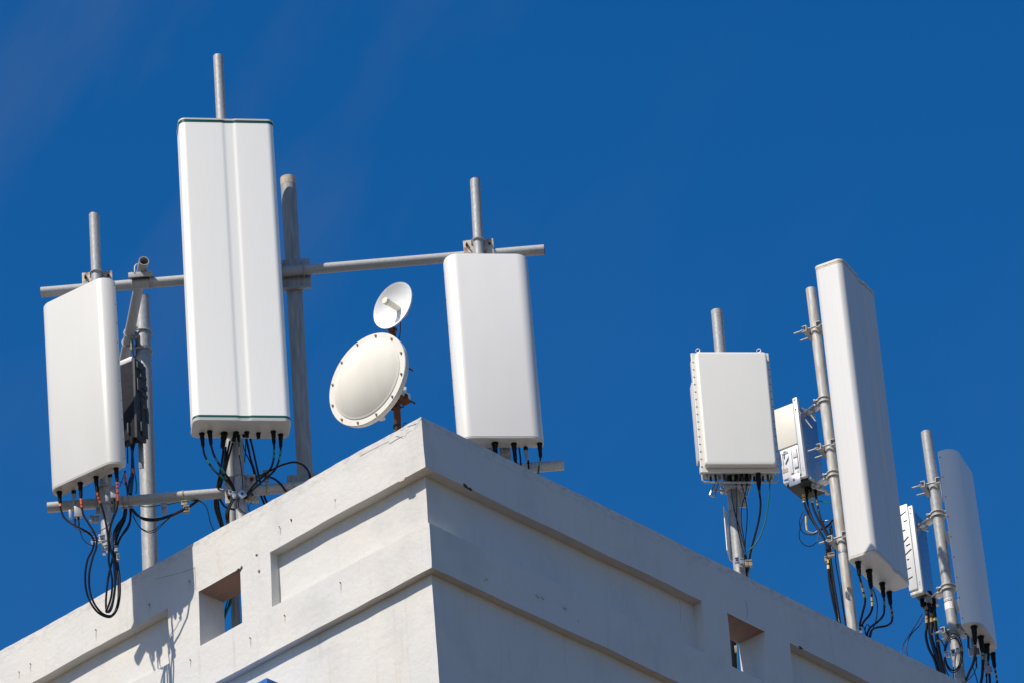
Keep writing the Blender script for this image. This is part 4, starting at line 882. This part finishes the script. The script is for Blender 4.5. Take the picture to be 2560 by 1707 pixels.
q = m5b.lerp(m5t, (at('G', 440, 790, K5).z - m5b.z) / (m5t.z - m5b.z)); m = MB(); m.lathe(q - Z * .008, q + Z * .008, [(0, .033), (1, .033)], 20); m.build('band', M['alu'], m5)
m = MB(); m.box(at('J', 590, 720, 3.97), RT * .006, HV * .02, Z * .055); m.cyl(at('J', 608, 815, 3.95), at('J', 608, 815, 3.99), .016, 12); m.build('tilt_bracket', M['rru'], A6.e, bevel=.001)
# sticker on the rightmost mast
def sticker(mb, mt_, k, r, pts, z0, z1, a0, a1, mt, off, name, parent, n=10):
    m = MB(); vs = []
    for zz in (z0, z1):
        c = mb.lerp(mt_, (zz - mb.z) / (mt_.z - mb.z))
        for i in range(n + 1):
            t = a0 + (a1 - a0) * i / n; vs.append(c + (RT * sin(t) - HV * cos(t)) * (r + off))
    m.add(vs, [(i, i + 1, n + 1 + i + 1, n + 1 + i) for i in range(n)]); return m.build(name, M[mt], parent)
zt_, zb_ = at('H', 700, 575, K6).z, at('H', 720, 700, K6).z
st = sticker(m6b, m6t, K6, .034, 0, zb_, zt_, -1.5, .45, 'white', .0008, 'sticker', m6)
sticker(m6b, m6t, K6, .034, 0, zt_ - .022, zt_ - .006, -1.5, .25, 'ink', .0014, 'printed_band', st)
for i, a in enumerate((-1.2, -.95, -.72, -.45, -.22, .0)):
    sticker(m6b, m6t, K6, .034, 0, zt_ - .019, zt_ - .009, a, a + (.12 if i % 2 else .17), 'white', .0019, 'printed_mark', st, 2)
sticker(m6b, m6t, K6, .034, 0, zb_ + .006, zt_ - .006, .30, .34, 'ink', .0014, 'printed_line', st, 2)

# cables of the white radio unit (crop G)
KR = 3.50
def G(pts, r, lab, tapes=(), mt='black', kk=KR, k1=3.3, **kw):
    n = len(pts); return cab('G', [(x, y, kk + (k1 - kk) * i / (n - 1)) for i, (x, y) in enumerate(pts)], r, lab, tapes=tapes, mt=mt, **kw)
for x, y in ((85, 130), (160, 165), (205, 190), (128, 210)):
    m = MB(); m.lathe(at('G', x, y - 25, KR), at('G', x + 6, y + 75, KR), [(0, .014), (.6, .013), (.8, .009), (1, .0075)], 12); m.build('connector', M['boot'], R5.e)
G([(88, 200), (98, 250), (108, 340), (140, 430), (200, 530), (262, 620), (300, 700), (312, 790), (322, 900), (335, 1050), (368, 1230), (405, 1390), (415, 1450)], .0072, 'first thick black cable with yellow marks below the cream-covered radio', ((.015, .055, 'gold'), (.065, .085, 'yellow'), (.09, .115, 'yellow'), (.55, .575, 'yellow'), (.585, .61, 'yellow')))
G([(165, 240), (175, 300), (190, 390), (235, 490), (285, 580), (322, 660), (338, 740), (345, 850), (370, 1030), (400, 1220), (425, 1390), (432, 1450)], .0072, 'second thick black cable below the cream-covered radio', ((.02, .05, 'gold'), (.06, .075, 'yellow'), (.085, .1, 'yellow')))
G([(212, 260), (225, 350), (248, 460), (290, 560), (325, 640), (330, 740), (330, 860), (355, 1040), (388, 1230), (418, 1400), (425, 1450)], .0066, 'third thick black cable below the cream-covered radio', ((.055, .075, 'gold'), (.085, .1, 'gold')))
G([(130, 280), (145, 380), (175, 470), (230, 570), (275, 650), (310, 720), (318, 760)], .0066, 'fourth black cable merging into the bundle left of the stained mast')
G([(100, 420), (72, 480), (72, 560), (110, 615), (190, 625), (238, 590), (250, 560)], .0028, 'inner thin wire loop hanging left of the radio cables', k1=3.52)
G([(118, 440), (82, 530), (64, 640), (98, 708), (160, 730), (218, 692), (243, 620), (250, 575)], .0028, 'outer thin wire loop hanging left of the radio cables', k1=3.52)
G([(125, 460), (128, 540), (140, 595), (190, 612), (240, 585), (255, 560)], .0058, 'short grey cable elbow with yellow tape by the thin wire loops', ((.05, .26, 'yellow'), (.30, .46, 'yellow')), mt='galvh', k1=3.52)
G([(265, 515), (320, 500), (350, 535), (352, 600), (335, 650)], .0036, 'small thin wire arch beside the stained mast', k1=3.45)
G([(262, 580), (310, 555), (352, 510), (358, 500)], .0075, 'short thick cable crossing behind the stained mast', k1=3.42)
G([(232, 325), (290, 335), (340, 342)], .0036, 'short green wire reaching from the radio to behind the stained mast', mt='green', k1=3.42)
G([(345, 560), (350, 610), (340, 660), (330, 700)], .0105, 'fat black splice beside the stained mast', k1=3.45)
G([(352, 690), (385, 760), (390, 870), (420, 1050), (450, 1250), (480, 1450)], .0036, 'thin black wire close to the left side of the stained mast', k1=3.36)
clip('silver clip on the cable bundle left of the stained mast', 'G', [(290, 825, 312, 870), (318, 795, 352, 830), (345, 790, 378, 825)], 3.22, 'beige')
# under the tall antenna
t1 = boot(A5, 'G', (588, 870), (600, 990), .0155, .0085); t2 = boot(A5, 'G', (685, 942), (705, 1100), .017, .010); t3 = boot(A5, 'G', (803, 1058), (818, 1185), .0155, .0085); t4 = boot(A5, 'G', (865, 1138), (878, 1250), .0155, .0085)
cab('G', [(600, 990), (618, 1060), (640, 1150), (652, 1220), (630, 1320), (608, 1410), (605, 1480, 3.3)], .0068, 'black cable with yellow tape from the nearest connector of the tall antenna', start=t1, tapes=((.14, .20, 'gold'), (.24, .30, 'yellow'), (.34, .40, 'yellow')))
cab('G', [(705, 1100), (712, 1180), (716, 1270), (690, 1340), (640, 1400), (615, 1450, 3.3)], .0068, 'black cable with yellow tape from the second connector of the tall antenna', start=t2, tapes=((.06, .14, 'gold'), (.22, .29, 'yellow'), (.33, .42, 'yellow')))
cab('G', [(818, 1185), (823, 1250), (815, 1340), (765, 1400), (700, 1450), (672, 1500), (668, 1540, 3.3)], .0068, 'black cable from the third connector of the tall antenna', start=t3, tapes=((.12, .18, 'gold'),))
cab('G', [(878, 1250), (892, 1330), (888, 1400), (840, 1438), (760, 1452), (710, 1480), (690, 1540, 3.3)], .0068, 'black cable from the farthest connector of the tall antenna, curling widest', start=t4, tapes=((.12, .18, 'gold'), (.22, .27, 'gold')))
cab('G', [(722, 1110, 3.1), (752, 1200), (760, 1290), (745, 1400), (715, 1480), (700, 1540, 3.3)], .0034, 'thin black wire hanging between the tall antenna cables')
cab('G', [(620, 1450, 3.28), (636, 1440), (650, 1480), (660, 1520), (652, 1500), (655, 1450), (672, 1425), (688, 1445), (678, 1500), (670, 1540, 3.3)], .003, 'small tangled wire at the parapet below the tall antenna')
clip('small clip with a hole at the parapet right of the stained mast foot', 'G', [(585, 1455, 625, 1492, 1)], 3.27)
cab('G', [(436, 1050, 3.36), (452, 1200), (468, 1330), (490, 1430), (500, 1480, 3.4)], .0022, 'hair-thin wire along the foot of the stained mast')
# cables of the narrow radio (crop H)
def Hc(pts, r, lab, tapes=(), mt='black', kk=4.26, k1=4.22, **kw):
    n = len(pts); return cab('H', [(x, y, kk + (k1 - kk) * i / (n - 1)) for i, (x, y) in enumerate(pts)], r, lab, tapes=tapes, mt=mt, **kw)
for x, y, r_ in ((420, 560, .022), (480, 590, .024), (540, 620, .018), (390, 540, .012)):
    m = MB(); m.lathe(at('H', x, y - 110, 4.26), at('H', x + 20, y + 110, 4.26), [(0, r_), (.4, r_ * .8), (.8, .011), (1, .009)], 12); m.build('connector', M['boot'], R6.e)
Hc([(442, 640), (458, 720), (465, 860), (455, 1000), (490, 1150), (555, 1280), (592, 1400), (600, 1480)], .0085, 'leftmost thick black cable below the narrow radio unit', ((.03, .07, 'gold'), (.09, .13, 'gold'), (.15, .19, 'gold'), (.21, .25, 'gold')))
Hc([(500, 640), (520, 760), (525, 880), (520, 1000), (560, 1150), (610, 1300), (645, 1440), (655, 1500)], .0105, 'second thick black cable below the narrow radio unit', ((.12, .16, 'gold'), (.18, .23, 'gold')))
Hc([(545, 650), (562, 770), (570, 880), (590, 1050), (615, 1200), (650, 1350), (680, 1480)], .0125, 'third and thickest black cable below the narrow radio unit', ((.17, .22, 'gold'),))
Hc([(470, 680), (490, 850), (505, 1000), (545, 1160), (590, 1300), (625, 1440), (635, 1490)], .0085, 'inner thick black cable below the narrow radio unit')
Hc([(408, 740), (350, 840), (275, 965), (195, 1080), (165, 1160), (160, 1220)], .0030, 'left thin wire bowing away to the parapet from the narrow radio')
Hc([(432, 775), (372, 880), (290, 965), (240, 1055), (222, 1150), (235, 1260)], .0030, 'right thin wire bowing away to the parapet from the narrow radio')
Hc([(560, 750), (598, 825), (628, 895), (655, 918), (712, 903)], .0036, 'green wire from the narrow radio to the rightmost mast', mt='green', k1=4.05)
for i, (c_, R_a, R_b) in enumerate(((785, 112, 235), (778, 95, 205), (790, 100, 190))):
    pts = []
    for j in range(25):
        t = 2 * pi * j / 24 + .3 * i; pts.append((c_ + R_a * cos(t), 1205 + 8 * i + R_b * sin(t), 4.035 + .006 * i))
    cab('H', pts, .0032, 'black coiled wire hung on the front of the rightmost mast', 'coiled wires on the rightmost mast')
Hc([(600, 1015), (640, 1060), (668, 1110), (690, 1200), (672, 1300), (700, 1420), (750, 1510)], .0036, 'thin wire curving past the coil on the rightmost mast', kk=4.03, k1=4.1)
Hc([(785, 1370), (788, 1440), (780, 1520)], .0034, 'green wire below the coil on the rightmost mast', mt='green', kk=4.04, k1=4.1)
clip('silver clip strip with a round hole on the rightmost mast', 'H', [(668, 1195, 705, 1255), (710, 1190, 745, 1250), (748, 1170, 808, 1235, 1), (815, 1150, 860, 1210)], 4.03)
clip('gold-stained small clip at the right of the coil on the rightmost mast', 'H', [(868, 1140, 902, 1180)], 4.03, 'beige')
s1 = boot(A6, 'H', (1030, 888), (1045, 1090), .017, .009); s2 = boot(A6, 'H', (1110, 1010), (1132, 1200), .017, .009); s3 = boot(A6, 'H', (1180, 1105), (1198, 1290), .017, .009); s4 = boot(A6, 'H', (1255, 1212), (1278, 1380), .015, .008)
cab('H', [(1045, 1090), (1045, 1200), (1020, 1330), (965, 1460), (925, 1570), (910, 1640, 4.2)], .0085, 'black cable from the nearest connector of the rightmost antenna', start=s1, tapes=((.02, .05, 'gold'),))
cab('H', [(1132, 1200), (1136, 1340), (1128, 1480), (1108, 1600), (1100, 1660, 4.1)], .0085, 'black cable with gold rings from the second connector of the rightmost antenna', start=s2, tapes=((.02, .09, 'gold'), (.13, .20, 'gold')))
cab('H', [(1198, 1290), (1208, 1400), (1218, 1500), (1225, 1620, 4.1)], .0078, 'black cable with gold rings from the third connector of the rightmost antenna', start=s3, tapes=((.10, .18, 'gold'), (.22, .3, 'gold'), (.34, .42, 'gold')))
cab('H', [(1278, 1380), (1295, 1460), (1308, 1560), (1315, 1650, 4.1)], .0065, 'black cable with pale rings from the farthest connector of the rightmost antenna', start=s4, tapes=((.10, .2, 'gold'), (.3, .4, 'wtape'), (.5, .6, 'wtape')))
cab('H', [(1060, 1370, 4.0), (1040, 1430), (990, 1500), (950, 1540, 4.15)], .0030, 'thin wire trailing left below the first filter of the rightmost antenna')
cab('H', [(1020, 1380, 4.0), (1050, 1470), (1080, 1580, 4.1)], .0030, 'thin wire trailing right below the first filter of the rightmost antenna')
filt('upper grey filter box under the rightmost antenna, with a grey tube', 'H', (1005, 1010, 1015, 1130), (970, 1150, 1060, 1235), (1055, 1150, 1095, 1230), ((1055, 1250, 1062, 1390),), 4.02, A6)
filt('lower grey filter box under the rightmost antenna, near the picture edge', 'H', (1165, 1220, 1172, 1350), (1155, 1365, 1215, 1440), (1210, 1370, 1250, 1440), ((1180, 1450, 1184, 1580), (1215, 1450, 1220, 1580)), 4.02, A6)
m = MB(); m.cyl(at('H', 960, 950, 4.0), at('H', 965, 1140, 4.0), .007, 8); m.build('tilt_rod', M['dark'], A6.e)

# --- seen through the parapet openings
for i, (x0, x1, mt) in enumerate(((640, 545, 'black'), (672, 550, 'green'), (700, 552, 'green'))):
    cab('Y', [(x0 + 20, 600, 1.30), (x0, 700), (x0 - 30, 800), ((x0 + x1) / 2 - 5, 900), (x1 + 8, 1010 + 30 * i), (x1 - 40, 1130, 1.34)], .0032 if i < 2 else .0055, ('thin black wire seen through the left parapet opening', 'thin green wire seen through the left parapet opening', 'thicker green cable seen through the left parapet opening')[i], mt=mt)
XR = (1856, 1500)
def thru(x, y, xx): return on('S', x, y, (1, 0, 0), xx)
for lab, x0, x1, r, mt, xx in (('thick black cable bundle seen through the right parapet opening', 1829, 1834, .022, 'black', -.42), ('bright green wire seen through the right parapet opening', 1842, 1844, .003, 'green', -.36)):
    m = MB(); a = thru(x0 - 2, 1560, xx); b = thru(x1 + 2, 1690, xx); m.tube(smoothpath([a, a.lerp(b, .35) + Vector((0, .003, 0)), a.lerp(b, .7), b]), r, 10); o = m.build('cable', M[mt]); tag(o, lab, 'cable')
e = thing('cable_clip', thru(1839, 1625, -.37), 'pale clip on the cables inside the right parapet opening', 'cable clip'); m = MB(); m.box(thru(1840, 1622, -.37), RT * .008, HV * .006, Z * .022); m.build('clip', M['beige'], e, bevel=.001)
